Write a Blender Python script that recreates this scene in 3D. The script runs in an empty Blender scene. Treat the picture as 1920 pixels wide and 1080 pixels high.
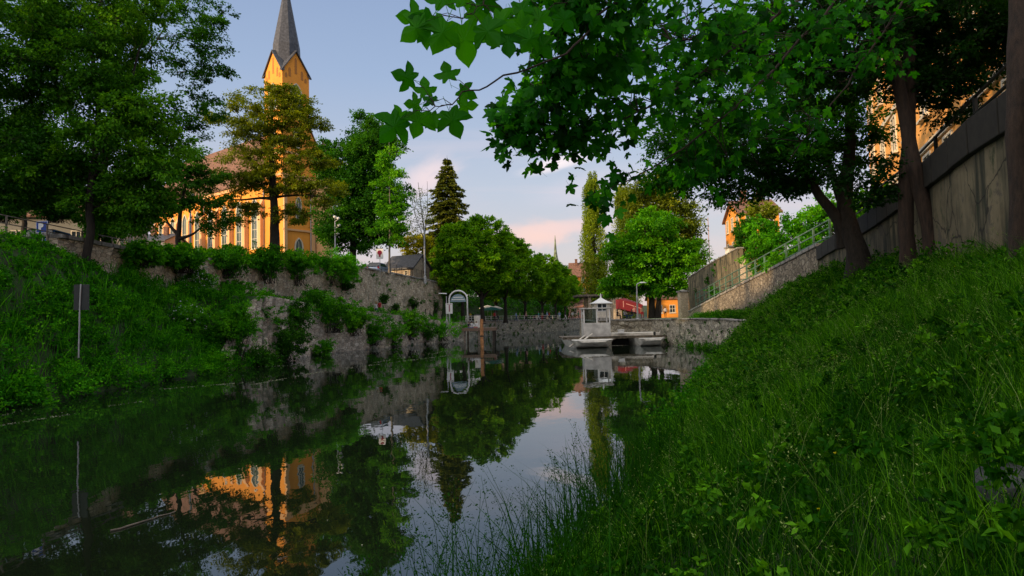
import bpy, math, random
import numpy as np
from mathutils import Matrix, Vector
D = bpy.data
scene = bpy.context.scene
COL = scene.collection
PI = math.pi
rad = math.radians

# ------------------------------------------------------------------ camera
FPX, CH, PITCH, ROLL = 1200.0, 2.5, rad(2.9), rad(-1.4)
RM = np.array((Matrix.Rotation(PI/2 + PITCH, 3, 'X') @ Matrix.Rotation(ROLL, 3, 'Z')))
CAMPOS = np.array([0.0, 0.0, CH])
def P(px, py, d):
    """point of the place seen at photo pixel (px,py) and d metres ahead"""
    v = RM @ np.array([(px-960)/FPX, (540-py)/FPX, -1.0])
    return CAMPOS + v*(d/v[1])
def XY(px, d): return P(px, 600, d)[0]
def ZZ(px, py, d): return P(px, py, d)[2]
cam_data = D.cameras.new('camera'); cam = D.objects.new('camera', cam_data); COL.objects.link(cam)
cam.matrix_world = Matrix.Translation(CAMPOS.tolist()) @ Matrix(RM.tolist()).to_4x4()
cam_data.sensor_width = 36; cam_data.lens = FPX/1920*36
cam_data.clip_end = 4000; cam_data.clip_start = 0.05
scene.camera = cam

# ------------------------------------------------------------------ object helpers
def link(o, parent=None):
    COL.objects.link(o)
    if parent is not None: o.parent = parent
    return o
def empty(name, label, cat, loc=(0,0,0), rz=0, group=None):
    o = D.objects.new(name, None); o.location = tuple(float(c) for c in loc); o.rotation_euler = (0,0,rz)
    o['label'] = label; o['category'] = cat
    if group: o['group'] = group
    o['kind'] = 'thing'
    return link(o)
def tag(o, label=None, cat=None, group=None, kind=None):
    if label: o['label'] = label
    if cat: o['category'] = cat
    if group: o['group'] = group
    if kind: o['kind'] = kind
    return o
def copy_tree(o, parent=None):
    c = o.copy(); COL.objects.link(c)
    if parent is not None: c.parent = parent
    for ch in list(o.children): copy_tree(ch, c)
    return c
def mesh_np(name, V, faces, mats, parent=None, smooth=False, attr=None, matidx=None):
    """faces: list of int arrays (n,k)"""
    me = D.meshes.new(name)
    V = np.asarray(V, dtype=np.float32)
    faces = [np.asarray(f, dtype=np.int32) for f in faces if len(f)]
    nl = sum(f.size for f in faces); nf = sum(len(f) for f in faces)
    me.vertices.add(len(V)); me.vertices.foreach_set('co', V.ravel())
    me.loops.add(nl); me.loops.foreach_set('vertex_index', np.concatenate([f.ravel() for f in faces]))
    me.polygons.add(nf)
    tot = np.concatenate([np.full(len(f), f.shape[1], dtype=np.int32) for f in faces])
    start = np.concatenate([[0], np.cumsum(tot)[:-1]]).astype(np.int32)
    me.polygons.foreach_set('loop_start', start)
    me.polygons.foreach_set('use_smooth', np.full(nf, smooth))
    if matidx is not None: me.polygons.foreach_set('material_index', np.asarray(matidx, dtype=np.int32))
    me.update(calc_edges=True)
    if attr is not None:
        a = me.attributes.new('tint', 'FLOAT', 'POINT'); a.data.foreach_set('value', np.asarray(attr, dtype=np.float32))
    for m in (mats if isinstance(mats, (list, tuple)) else [mats]): me.materials.append(m)
    return link(D.objects.new(name, me), parent)

class MB:
    """collects polygons and links them as one mesh object"""
    def __init__(s): s.V = []; s.F = []; s.M = []; s.n = 0; s.m = 0
    def add(s, vs, fs):
        for v in vs: s.V.append((float(v[0]), float(v[1]), float(v[2])))
        for f in fs: s.F.append(tuple(i + s.n for i in f)); s.M.append(s.m)
        s.n += len(vs)
        return s
    def box(s, x0, y0, z0, x1, y1, z1):
        v = [(x0,y0,z0),(x1,y0,z0),(x1,y1,z0),(x0,y1,z0),(x0,y0,z1),(x1,y0,z1),(x1,y1,z1),(x0,y1,z1)]
        return s.add(v, [(0,3,2,1),(4,5,6,7),(0,1,5,4),(1,2,6,5),(2,3,7,6),(3,0,4,7)])
    def bar(s, a, b, w, h=None, up=(0,0,1)):
        """rectangular bar from a to b, w wide and h tall"""
        h = w if h is None else h
        a = np.array(a, float); b = np.array(b, float); t = b-a; t /= np.linalg.norm(t)
        up = np.array(up, float); x = np.cross(t, up)
        if np.linalg.norm(x) < 1e-3: x = np.cross(t, (1,0,0))
        x /= np.linalg.norm(x); y = np.cross(x, t)
        c = [(-w/2,-h/2),(w/2,-h/2),(w/2,h/2),(-w/2,h/2)]
        v = [a+x*p+y*q for p,q in c] + [b+x*p+y*q for p,q in c]
        return s.add(v, [(3,2,1,0),(4,5,6,7),(0,1,5,4),(1,2,6,5),(2,3,7,6),(3,0,4,7)])
    def tube(s, pts, radii, n=8, cap=True):
        V, F = tube_np(pts, radii, n)
        k = len(pts)
        fs = [tuple(f) for f in F]
        if cap: fs += [tuple(range(n))[::-1], tuple((k-1)*n+i for i in range(n))]
        return s.add(V, fs)
    def prism(s, poly, z0, z1):
        n = len(poly)
        v = [(x,y,z0) for x,y in poly] + [(x,y,z1) for x,y in poly]
        return s.add(v, [tuple(range(n))[::-1], tuple(range(n, 2*n))] + [(i,(i+1)%n,n+(i+1)%n,n+i) for i in range(n)])
    def extr(s, poly3, d):
        """extrude a planar 3D polygon by vector d"""
        n = len(poly3); d = np.array(d, float)
        v = [np.array(p, float) for p in poly3]; v = v + [p+d for p in v]
        return s.add(v, [tuple(range(n))[::-1], tuple(range(n, 2*n))] + [(i,(i+1)%n,n+(i+1)%n,n+i) for i in range(n)])
    def lathe(s, prof, c=(0,0,0), n=16):
        v = []
        for r,z in prof:
            for i in range(n):
                a = 2*PI*i/n; v.append((c[0]+r*math.cos(a), c[1]+r*math.sin(a), c[2]+z))
        f = [(j*n+i, j*n+(i+1)%n, (j+1)*n+(i+1)%n, (j+1)*n+i) for j in range(len(prof)-1) for i in range(n)]
        f += [tuple(range(n))[::-1], tuple((len(prof)-1)*n+i for i in range(n))]
        return s.add(v, f)
    def build(s, name, mats, parent=None, smooth=False, bevel=0):
        me = D.meshes.new(name); me.from_pydata(s.V, [], s.F)
        for m in (mats if isinstance(mats, (list,tuple)) else [mats]): me.materials.append(m)
        me.polygons.foreach_set('material_index', s.M)
        if smooth: me.polygons.foreach_set('use_smooth', [True]*len(s.F))
        me.update()
        o = link(D.objects.new(name, me), parent)
        if bevel:
            b = o.modifiers.new('bevel', 'BEVEL'); b.width = bevel; b.segments = 2; b.limit_method = 'ANGLE'
        return o

def tube_np(pts, radii, n=6):
    pts = np.asarray(pts, float); k = len(pts)
    radii = np.asarray(radii, float) if np.ndim(radii) else np.full(k, float(radii))
    t = np.gradient(pts, axis=0); t /= np.linalg.norm(t, axis=1)[:,None] + 1e-9
    ref = np.array([0.3,0.95,0.1]) if abs(t[0,1]) < .8 else np.array([1.,0,0.1])
    x = np.cross(t, ref); x /= np.linalg.norm(x, axis=1)[:,None] + 1e-9
    y = np.cross(t, x)
    a = np.arange(n)*2*PI/n
    V = pts[:,None,:] + radii[:,None,None]*(x[:,None,:]*np.cos(a)[None,:,None] + y[:,None,:]*np.sin(a)[None,:,None])
    i = np.arange(n); F = []
    for j in range(k-1):
        F.append(np.stack([j*n+i, j*n+(i+1)%n, (j+1)*n+(i+1)%n, (j+1)*n+i], 1))
    return V.reshape(-1,3), np.concatenate(F)

# ------------------------------------------------------------------ materials
def nmat(name):
    m = D.materials.new(name); m.use_nodes = True; nt = m.node_tree; nt.nodes.clear()
    out = nt.nodes.new('ShaderNodeOutputMaterial')
    def N(t, **kw):
        nd = nt.nodes.new('ShaderNode'+t)
        for k, v in kw.items():
            if k.startswith('i_'):
                nd.inputs[k[2:].replace('_',' ')].default_value = v
            else: setattr(nd, k, v)
        return nd
    return m, nt, N, out, nt.links.new
def c4(c): return (c[0], c[1], c[2], 1)
def solid(name, col, rough=.6, metal=0, var=.12, scale=6, bump=0.0):
    m, nt, N, out, L = nmat(name)
    b = N('BsdfPrincipled'); b.inputs['Roughness'].default_value = rough; b.inputs['Metallic'].default_value = metal
    tc = N('TexCoord'); no = N('TexNoise'); no.inputs['Scale'].default_value = scale; no.inputs['Detail'].default_value = 6
    L(tc.outputs['Object'], no.inputs['Vector'])
    r = N('ValToRGB'); r.color_ramp.elements[0].position = .3; r.color_ramp.elements[1].position = .7
    r.color_ramp.elements[0].color = c4([x*(1-var*1.5) for x in col]); r.color_ramp.elements[1].color = c4([min(1,x*(1+var)) for x in col])
    L(no.outputs['Fac'], r.inputs['Fac']); L(r.outputs['Color'], b.inputs['Base Color'])
    if bump:
        bp = N('Bump'); bp.inputs['Strength'].default_value = bump; bp.inputs['Distance'].default_value = .02
        L(no.outputs['Fac'], bp.inputs['Height']); L(bp.outputs['Normal'], b.inputs['Normal'])
    L(b.outputs['BSDF'], out.inputs['Surface'])
    return m
def leafmat(name, dark, mid, light, trans=.35, gloss=.05, grough=.4):
    m, nt, N, out, L = nmat(name)
    at = N('Attribute'); at.attribute_name = 'tint'
    r = N('ValToRGB'); e = r.color_ramp.elements
    e[0].position = 0; e[0].color = c4(dark); e[1].position = 1; e[1].color = c4(light)
    k = r.color_ramp.elements.new(.5); k.color = c4(mid)
    L(at.outputs['Fac'], r.inputs['Fac'])
    d = N('BsdfDiffuse'); t = N('BsdfTranslucent'); g = N('BsdfGlossy'); g.inputs['Roughness'].default_value = grough
    g.inputs['Color'].default_value = (.9,1,.9,1)
    mx = N('MixShader'); mx.inputs[0].default_value = trans; m2 = N('MixShader'); m2.inputs[0].default_value = gloss
    hs = N('HueSaturation'); hs.inputs['Value'].default_value = 1.5; hs.inputs['Saturation'].default_value = 1.1; hs.inputs['Hue'].default_value = .487
    L(r.outputs['Color'], d.inputs['Color']); L(r.outputs['Color'], hs.inputs['Color']); L(hs.outputs['Color'], t.inputs['Color'])
    L(d.outputs[0], mx.inputs[1]); L(t.outputs[0], mx.inputs[2]); L(mx.outputs[0], m2.inputs[1]); L(g.outputs[0], m2.inputs[2])
    L(m2.outputs[0], out.inputs['Surface'])
    return m
def stonemat(name, cols, mortar, scale=2.2, squash=1.6, moss=.35, mosscol=(.03,.06,.015), bump=.7, edge=.05):
    m, nt, N, out, L = nmat(name)
    tc = N('TexCoord'); mp = N('Mapping'); mp.inputs['Scale'].default_value = (1,1,squash)
    L(tc.outputs['Object'], mp.inputs['Vector'])
    nz = N('TexNoise'); nz.inputs['Scale'].default_value = 1.7; nz.inputs['Detail'].default_value = 3
    L(mp.outputs[0], nz.inputs['Vector'])
    ad = N('MixRGB'); ad.blend_type = 'ADD'; ad.inputs[0].default_value = .28
    L(mp.outputs[0], ad.inputs[1]); L(nz.outputs['Color'], ad.inputs[2])
    v = N('TexVoronoi'); v.feature = 'F1'; v.inputs['Scale'].default_value = scale
    ve = N('TexVoronoi'); ve.feature = 'DISTANCE_TO_EDGE'; ve.inputs['Scale'].default_value = scale
    L(ad.outputs[0], v.inputs['Vector']); L(ad.outputs[0], ve.inputs['Vector'])
    sep = N('SeparateColor'); L(v.outputs['Color'], sep.inputs[0])
    r = N('ValToRGB'); r.color_ramp.interpolation = 'LINEAR'
    e = r.color_ramp.elements; e[0].color = c4(cols[0]); e[1].color = c4(cols[-1])
    for i, c in enumerate(cols[1:-1]):
        k = e.new((i+1)/(len(cols)-1)); k.color = c4(c)
    L(sep.outputs[0], r.inputs['Fac'])
    fine = N('TexNoise'); fine.inputs['Scale'].default_value = 9; fine.inputs['Detail'].default_value = 8; L(tc.outputs['Object'], fine.inputs['Vector'])
    mul = N('MixRGB'); mul.blend_type = 'OVERLAY'; mul.inputs[0].default_value = .7; L(r.outputs['Color'], mul.inputs[1]); L(fine.outputs['Fac'], mul.inputs[2])
    st = N('ValToRGB'); st.color_ramp.elements[0].position = edge*.3; st.color_ramp.elements[1].position = edge*2
    L(ve.outputs['Distance'], st.inputs['Fac'])
    mm = N('MixRGB'); L(st.outputs['Color'], mm.inputs[0]); mm.inputs[1].default_value = c4(mortar); L(mul.outputs[0], mm.inputs[2])
    big = N('TexNoise'); big.inputs['Scale'].default_value = .45; big.inputs['Detail'].default_value = 7; big.inputs['Roughness'].default_value = .65
    L(tc.outputs['Object'], big.inputs['Vector'])
    mr = N('ValToRGB'); mr.color_ramp.elements[0].position = .5+(.3-moss*.6); mr.color_ramp.elements[1].position = .62+(.3-moss*.6)
    mr.color_ramp.elements[0].color = (0,0,0,1); mr.color_ramp.elements[1].color = (1,1,1,1)
    L(big.outputs['Fac'], mr.inputs['Fac'])
    m3 = N('MixRGB'); L(mr.outputs['Color'], m3.inputs[0]); L(mm.outputs[0], m3.inputs[1]); m3.inputs[2].default_value = c4(mosscol)
    b = N('BsdfPrincipled'); b.inputs['Roughness'].default_value = .9; L(m3.outputs[0], b.inputs['Base Color'])
    ht = N('MixRGB'); ht.blend_type = 'ADD'; ht.inputs[0].default_value = .35; L(st.outputs['Color'], ht.inputs[1]); L(fine.outputs['Fac'], ht.inputs[2])
    bp = N('Bump'); bp.inputs['Strength'].default_value = bump; bp.inputs['Distance'].default_value = .06
    L(ht.outputs[0], bp.inputs['Height']); L(bp.outputs[0], b.inputs['Normal'])
    L(b.outputs[0], out.inputs['Surface'])
    return m
def stucco(name, col, stain=(.3,.2,.12), amt=.35, scale=.8):
    m, nt, N, out, L = nmat(name)
    tc = N('TexCoord'); mp = N('Mapping'); mp.inputs['Scale'].default_value = (1,1,.35); L(tc.outputs['Object'], mp.inputs['Vector'])
    n1 = N('TexNoise'); n1.inputs['Scale'].default_value = scale; n1.inputs['Detail'].default_value = 8; n1.inputs['Roughness'].default_value = .6
    L(mp.outputs[0], n1.inputs['Vector'])
    n2 = N('TexNoise'); n2.inputs['Scale'].default_value = 14; n2.inputs['Detail'].default_value = 4; L(tc.outputs['Object'], n2.inputs['Vector'])
    r = N('ValToRGB'); r.color_ramp.elements[0].position = .42; r.color_ramp.elements[1].position = .75
    r.color_ramp.elements[0].color = (0,0,0,1); r.color_ramp.elements[1].color = (amt,amt,amt,1)
    L(n1.outputs['Fac'], r.inputs['Fac'])
    mx = N('MixRGB'); L(r.outputs['Color'], mx.inputs[0]); mx.inputs[1].default_value = c4(col); mx.inputs[2].default_value = c4(stain)
    b = N('BsdfPrincipled'); b.inputs['Roughness'].default_value = .88; L(mx.outputs[0], b.inputs['Base Color'])
    bp = N('Bump'); bp.inputs['Strength'].default_value = .25; bp.inputs['Distance'].default_value = .01; L(n2.outputs['Fac'], bp.inputs['Height']); L(bp.outputs[0], b.inputs['Normal'])
    L(b.outputs[0], out.inputs['Surface'])
    return m
def glassmat(name, col=(.02,.03,.04), rough=.06):
    m, nt, N, out, L = nmat(name)
    b = N('BsdfPrincipled'); b.inputs['Base Color'].default_value = c4(col); b.inputs['Roughness'].default_value = rough
    b.inputs['IOR'].default_value = 1.6
    L(b.outputs[0], out.inputs['Surface']); return m
def barkmat(name, c0, c1, scale=1.0):
    m, nt, N, out, L = nmat(name)
    tc = N('TexCoord'); mp = N('Mapping'); mp.inputs['Scale'].default_value = (8*scale,8*scale,1.6*scale); L(tc.outputs['Object'], mp.inputs['Vector'])
    n = N('TexNoise'); n.inputs['Scale'].default_value = 2; n.inputs['Detail'].default_value = 8; n.inputs['Roughness'].default_value = .7; L(mp.outputs[0], n.inputs['Vector'])
    r = N('ValToRGB'); r.color_ramp.elements[0].position = .35; r.color_ramp.elements[1].position = .68
    r.color_ramp.elements[0].color = c4(c0); r.color_ramp.elements[1].color = c4(c1); L(n.outputs['Fac'], r.inputs['Fac'])
    b = N('BsdfPrincipled'); b.inputs['Roughness'].default_value = .9; L(r.outputs['Color'], b.inputs['Base Color'])
    bp = N('Bump'); bp.inputs['Strength'].default_value = .8; bp.inputs['Distance'].default_value = .04; L(n.outputs['Fac'], bp.inputs['Height']); L(bp.outputs[0], b.inputs['Normal'])
    L(b.outputs[0], out.inputs['Surface']); return m

LEAF = {
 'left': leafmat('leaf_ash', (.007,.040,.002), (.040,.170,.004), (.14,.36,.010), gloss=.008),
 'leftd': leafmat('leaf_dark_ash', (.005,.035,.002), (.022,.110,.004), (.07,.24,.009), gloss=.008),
 'warm':  leafmat('leaf_olive',    (.040,.075,.003),(.150,.205,.007),(.34,.38,.014), gloss=.02),
 'dark': leafmat('leaf_deep', (.005,.038,.002), (.024,.120,.005), (.08,.26,.010), gloss=.008),
 'plane': leafmat('leaf_plane', (.016,.080,.002), (.100,.290,.004), (.30,.54,.010), gloss=.008),
 'lime':  leafmat('leaf_lime',     (.09,.15,.004),(.23,.32,.007),(.42,.46,.012), gloss=.02),
 'chest': leafmat('leaf_chestnut', (.009,.060,.002), (.050,.230,.004), (.18,.47,.010), gloss=.008),
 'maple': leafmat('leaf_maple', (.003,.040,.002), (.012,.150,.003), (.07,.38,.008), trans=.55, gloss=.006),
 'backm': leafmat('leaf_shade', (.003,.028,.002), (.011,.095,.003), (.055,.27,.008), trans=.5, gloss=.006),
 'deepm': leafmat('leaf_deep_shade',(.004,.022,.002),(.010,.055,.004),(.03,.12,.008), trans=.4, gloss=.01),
 'spruce':leafmat('leaf_spruce',   (.022,.042,.005),(.085,.120,.012),(.25,.25,.03), trans=.1, gloss=.01),
 'poplar': leafmat('leaf_poplar', (.04,.075,.004), (.15,.230,.010), (.33,.42,.02), gloss=.008),
 'bush': leafmat('leaf_bush', (.007,.060,.002), (.042,.240,.003), (.15,.46,.008), gloss=.008),
 'bright': leafmat('leaf_bright', (.03,.17,.002), (.09,.42,.004), (.20,.58,.008), gloss=.008),
 'under': leafmat('leaf_under', (.004,.045,.001), (.020,.150,.003), (.10,.38,.007), gloss=.004),
 'yellow':leafmat('leaf_yellow',   (.14,.16,.004),(.42,.40,.008),(.62,.55,.012), gloss=.01),
 'grass': leafmat('leaf_grass', (.003,.022,.001), (.015,.098,.002), (.14,.40,.014), gloss=.004),
 'slope': leafmat('leaf_slope', (.005,.040,.002), (.026,.190,.003), (.13,.46,.008), gloss=.004),
 'seed':  leafmat('leaf_seed',     (.06,.12,.02),(.15,.24,.05),(.30,.40,.11), trans=.2, gloss=.01),
 'pale':  leafmat('leaf_pale',     (.2,.22,.12),(.38,.4,.28),(.6,.6,.45), gloss=.01),
 'white': leafmat('petal_white',   (.45,.45,.42),(.6,.6,.56),(.75,.75,.7), gloss=.01),
}
BARK = barkmat('bark_dark', (.008,.006,.004), (.036,.027,.018))
BARKR = barkmat('bark_reddish', (.012,.007,.004), (.05,.028,.016))
BARKG = barkmat('bark_grey', (.06,.055,.045), (.20,.18,.15))
# ------------------------------------------------------------------ foliage
TQ_V = np.array([[0,0,0],[.30,.45,.07],[0,1,-.02],[-.30,.45,.07]]); TQ_F = np.array([[0,1,2,3]])
# broad five-lobed maple leaf outline, stalk at the origin, tip towards +y
_half = [(.02,.0),(.10,-.06),(.22,-.13),(.34,-.12),(.33,.0),(.30,.10),(.42,.11),(.52,.20),(.60,.31),(.66,.46),(.53,.47),(.42,.47),(.32,.43),(.20,.44),(.25,.53),(.27,.63),(.22,.74),(.13,.85),(.06,.92),(0,1.0)]
ML = np.array([(x,y) for x,y in _half] + [(-x,y) for x,y in _half[:-1][::-1]])
def maple_template():
    n = len(ML); c = np.array([[0,.36]])
    pts = np.concatenate([ML, c]); z = -.34*np.abs(pts[:,0])**1.25 - .16*pts[:,1]**2 + .03*np.sin(pts[:,0]*22)*np.sin(pts[:,1]*17)
    z[-1] = .0
    V = np.column_stack([pts, z]); F = np.array([[i,(i+1)%n,n] for i in range(n)])
    # stalk
    k = len(V); V = np.concatenate([V, [[.010,.02,.0],[-.010,.02,.0],[-.008,-.5,.10],[.008,-.5,.10]]])
    return V, F, np.array([[k,k+1,k+2],[k,k+2,k+3]])
MV, MF, MS = maple_template()

def frames(tip, nrm):
    t = tip/(np.linalg.norm(tip,axis=1)[:,None]+1e-9)
    n = nrm - (nrm*t).sum(1)[:,None]*t; n /= np.linalg.norm(n,axis=1)[:,None]+1e-9
    x = np.cross(t, n)
    return x, t, n
def leaves(pos, size, tip, nrm, tmpl=TQ_V, fac=TQ_F, tint=None, wid=1.0):
    x, t, n = frames(tip, nrm)
    k = len(tmpl)
    s = np.asarray(size).reshape(-1,1,1)
    wid = np.asarray(wid).reshape(-1,1,1) if np.ndim(wid) else wid
    V = pos[:,None,:] + s*(x[:,None,:]*tmpl[None,:,0:1]*wid + t[:,None,:]*tmpl[None,:,1:2] + n[:,None,:]*tmpl[None,:,2:3])
    off = (np.arange(len(pos))*k)[:,None,None]
    F = (fac[None] + off).reshape(-1, fac.shape[1])
    A = np.repeat(tint, k)
    return V.reshape(-1,3), F, A
def leaf_obj(name, parts, mat, parent=None):
    Vs, Fs, As, off = [], [], [], 0
    for V, F, A in parts:
        Vs.append(V); As.append(A)
        Fs.append(F+off); off += len(V)
    ks = sorted(set(f.shape[1] for f in Fs))
    FF = [np.concatenate([f for f in Fs if f.shape[1]==k]) for k in ks]
    return mesh_np(name, np.concatenate(Vs), FF, mat, parent, attr=np.clip(np.concatenate(As),0,1))
def rand_dirs(R, n):
    v = R.normal(size=(n,3)); return v/np.linalg.norm(v,axis=1)[:,None]
def clump_leaves(R, centers, rads, n, size, flat=.6, subs=14, droop=.25, upn=.8, tint_c=.5):
    """sprays of leaves round sub-tips inside every clump"""
    m = len(centers)
    sd = rand_dirs(R, m*subs).reshape(m,subs,3); sr = R.uniform(.35,1,size=(m,subs,1))
    sub = sd*sr*np.asarray(rads).reshape(-1,1,1); sub[:,:,2] *= flat
    subw = centers[:,None,:]+sub
    ci = R.integers(0,m,n*m); si = R.integers(0,subs,n*m)
    base = subw[ci,si]; rr = np.asarray(rads)[ci]
    tt = R.uniform(.0,1.0,n*m)**.7
    along = base - centers[ci]
    sp = R.normal(size=(n*m,3))*rr[:,None]*.15; sp[:,2] *= .55
    pos = centers[ci] + along*(.45+.65*tt[:,None]) + sp
    out = along/(np.linalg.norm(along,axis=1)[:,None]+1e-6)
    tip = out + R.normal(size=(n*m,3))*.6; tip[:,2] -= droop
    nrm = R.normal(size=(n*m,3))*.55; nrm[:,2] += upn
    s = size*R.uniform(.65,1.25,n*m)
    clt = R.normal(0,.11,m)[ci]; sbt = R.normal(0,.10,(m,subs))[ci,si]
    tint = tint_c + clt + sbt + R.normal(0,.14,n*m)
    return leaves(pos, s, tip, nrm, tint=tint), subw
def blob_points(R, blobs):
    out = []
    for (px,py,rx,ry,d,rd,n) in blobs:
        v = rand_dirs(R,n); r = R.uniform(.12,1,n)**(.45)
        c = P(px,py,d); sx = rx*d/FPX; sz = ry*d/FPX
        out.append(c + v*r[:,None]*np.array([sx,rd,sz]))
    return np.concatenate(out)
def grow(R, trunks, targets, r_tip, power=.5, wob=.06, rise=.7):
    """branches: every target is joined to the nearest suitable node of what already stands"""
    pos = []; par = []; fixed = []; chains = []
    for pts, r0, r1 in trunks:
        pts = np.array(pts, float); seg = np.linalg.norm(np.diff(pts,axis=0),axis=1); L = np.concatenate([[0],np.cumsum(seg)])
        m = max(6, int(L[-1]/.45)); s = np.linspace(0,L[-1],m)
        q = np.column_stack([np.interp(s,L,pts[:,i]) for i in range(3)])
        # soften corners
        for _ in range(3): q[1:-1] = (q[:-2]+2*q[1:-1]+q[2:])/4
        q[2:-1] += R.normal(size=(m-3,3))*wob*.25*[1,1,.2]
        rr = r0+(r1-r0)*(s/L[-1])**.85; rr[0] *= 1.45; rr[1] *= 1.18
        ids = []
        for i in range(m):
            ids.append(len(pos)); pos.append(q[i]); par.append(ids[-2] if i else -1); fixed.append(rr[i])
        chains.append((ids, True))
    ntr = len(pos)
    tr = np.array(pos)
    skip = max(1, int(ntr*.12))
    dist = np.array([np.min(np.linalg.norm(tr-t,axis=1)) for t in targets])
    cap = len(pos)+len(targets)*7
    A = np.zeros((cap,3)); A[:ntr] = tr; npos = ntr
    pl = np.zeros(cap); 
    for t in np.array(targets)[np.argsort(dist)]:
        d = np.linalg.norm(A[:npos]-t,axis=1)
        cost = d*(1+rise*np.maximum(0,(A[:npos,2]-t[2]+.15*d))/(d+.01)) + .18*pl[:npos]
        cost[:skip] += 3
        j = int(np.argmin(cost)); a = A[j]; dd = d[j]
        k = int(np.clip(dd/.5, 2, 6))
        ctrl = a*.45+t*.55 + np.array([0,0,.16*dd]) + R.normal(size=3)*wob*dd
        ids = [j]
        for i in range(1,k+1):
            u = i/k; p = (1-u)**2*a + 2*u*(1-u)*ctrl + u*u*t
            if i<k: p = p + R.normal(size=3)*wob*.35*dd/k
            par.append(ids[-1]); pos.append(p); fixed.append(None); A[npos] = p; pl[npos] = pl[j]+dd*u; ids.append(npos); npos += 1
        chains.append((ids, False))
    cnt = np.zeros(npos)
    ends = set(ids[-1] for ids,f in chains if not f)
    for i in range(npos-1,-1,-1):
        if i in ends: cnt[i] += 1
        if par[i] >= 0: cnt[par[i]] += cnt[i]
    rads = r_tip*np.maximum(cnt,1)**power
    Vs, Fs, off = [], [], 0
    for ids, isT in chains:
        q = A[ids]
        if isT: r = np.array([fixed[i] for i in ids])
        else:
            r = rads[ids].copy(); j = ids[0]
            if fixed[j] is not None: r[0] = min(r[1]*1.3, fixed[j]*.85)
            else: r[0] = min(r[0], r[1]*1.4)
            r[-1] = r_tip*.4
        n = 12 if isT else (7 if r[0] > .05 else 4)
        V, F = tube_np(q, r, n)
        Vs.append(V); Fs.append(F+off); off += len(V)
    return np.concatenate(Vs), np.concatenate(Fs)
def twig_tubes(cent, subw, r=.008):
    """thin three-sided twigs from clump centre to sub-tips"""
    m, s, _ = subw.shape
    a = np.repeat(cent, s, axis=0); b = subw.reshape(-1,3); mid = (a+b)/2; mid[:,2] += .05*np.linalg.norm(b-a,axis=1)
    offs = np.array([[1,0,0],[-.5,.6,.6],[-.5,-.6,-.6]])*r
    V = np.stack([a[:,None,:]+offs[None]*1.3, mid[:,None,:]+offs[None], b[:,None,:]+offs[None]*.4],1).reshape(-1,3)
    k = (np.arange(len(a))*9)[:,None]; F = []
    for j in (0,3):
        for i in range(3):
            F.append(np.concatenate([k+j+i,k+j+(i+1)%3,k+j+3+(i+1)%3,k+j+3+i],1))
    return V, np.concatenate(F)
def tree(name, label, trunks, blobs, cr, n, ls, mat, seed, bark=BARK, r_tip=.014, flat=.6, group=None, subs=14, cat='tree', pts=None, droop=.25, twigs=True, tint=.5, upn=.8, rise=.7, wob=.06, crv=.3):
    """trunks: list of (pixel path [(px,py,d)..], r0, r1)"""
    R = np.random.default_rng(seed)
    tw = [([P(*q) if len(q)==3 else np.array(q[:3],float) for q in path], r0, r1) for path, r0, r1 in trunks]
    C = blob_points(R, blobs) if pts is None else pts
    tw = [([np.array(q_[0])-[0,0,.9]]+list(q_) if (k_==0 or np.linalg.norm(np.array(q_[0])-np.array(tw[0][0][0]))<2 and len(trunks[k_][0])>5) else q_, a_, b_) for k_,(q_,a_,b_) in enumerate(tw)]
    base = np.array(tw[0][0][0])
    root = empty(name, label, cat, base, 0, group)
    V, F = grow(R, tw, C, r_tip, rise=rise, wob=wob)
    rads = cr*R.uniform(1-crv,1+crv,len(C))
    part, subw = clump_leaves(R, C, rads, n, ls, flat=flat, subs=subs, droop=droop, tint_c=tint, upn=upn)
    if twigs:
        V2, F2 = twig_tubes(C, subw); F = np.concatenate([F, F2+len(V)]); V = np.concatenate([V,V2])
    mesh_np('trunk', V-base, [F], bark, root, smooth=True)
    part = (part[0]-base, part[1], part[2])
    leaf_obj('crown', [part], mat, root)
    return root
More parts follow.
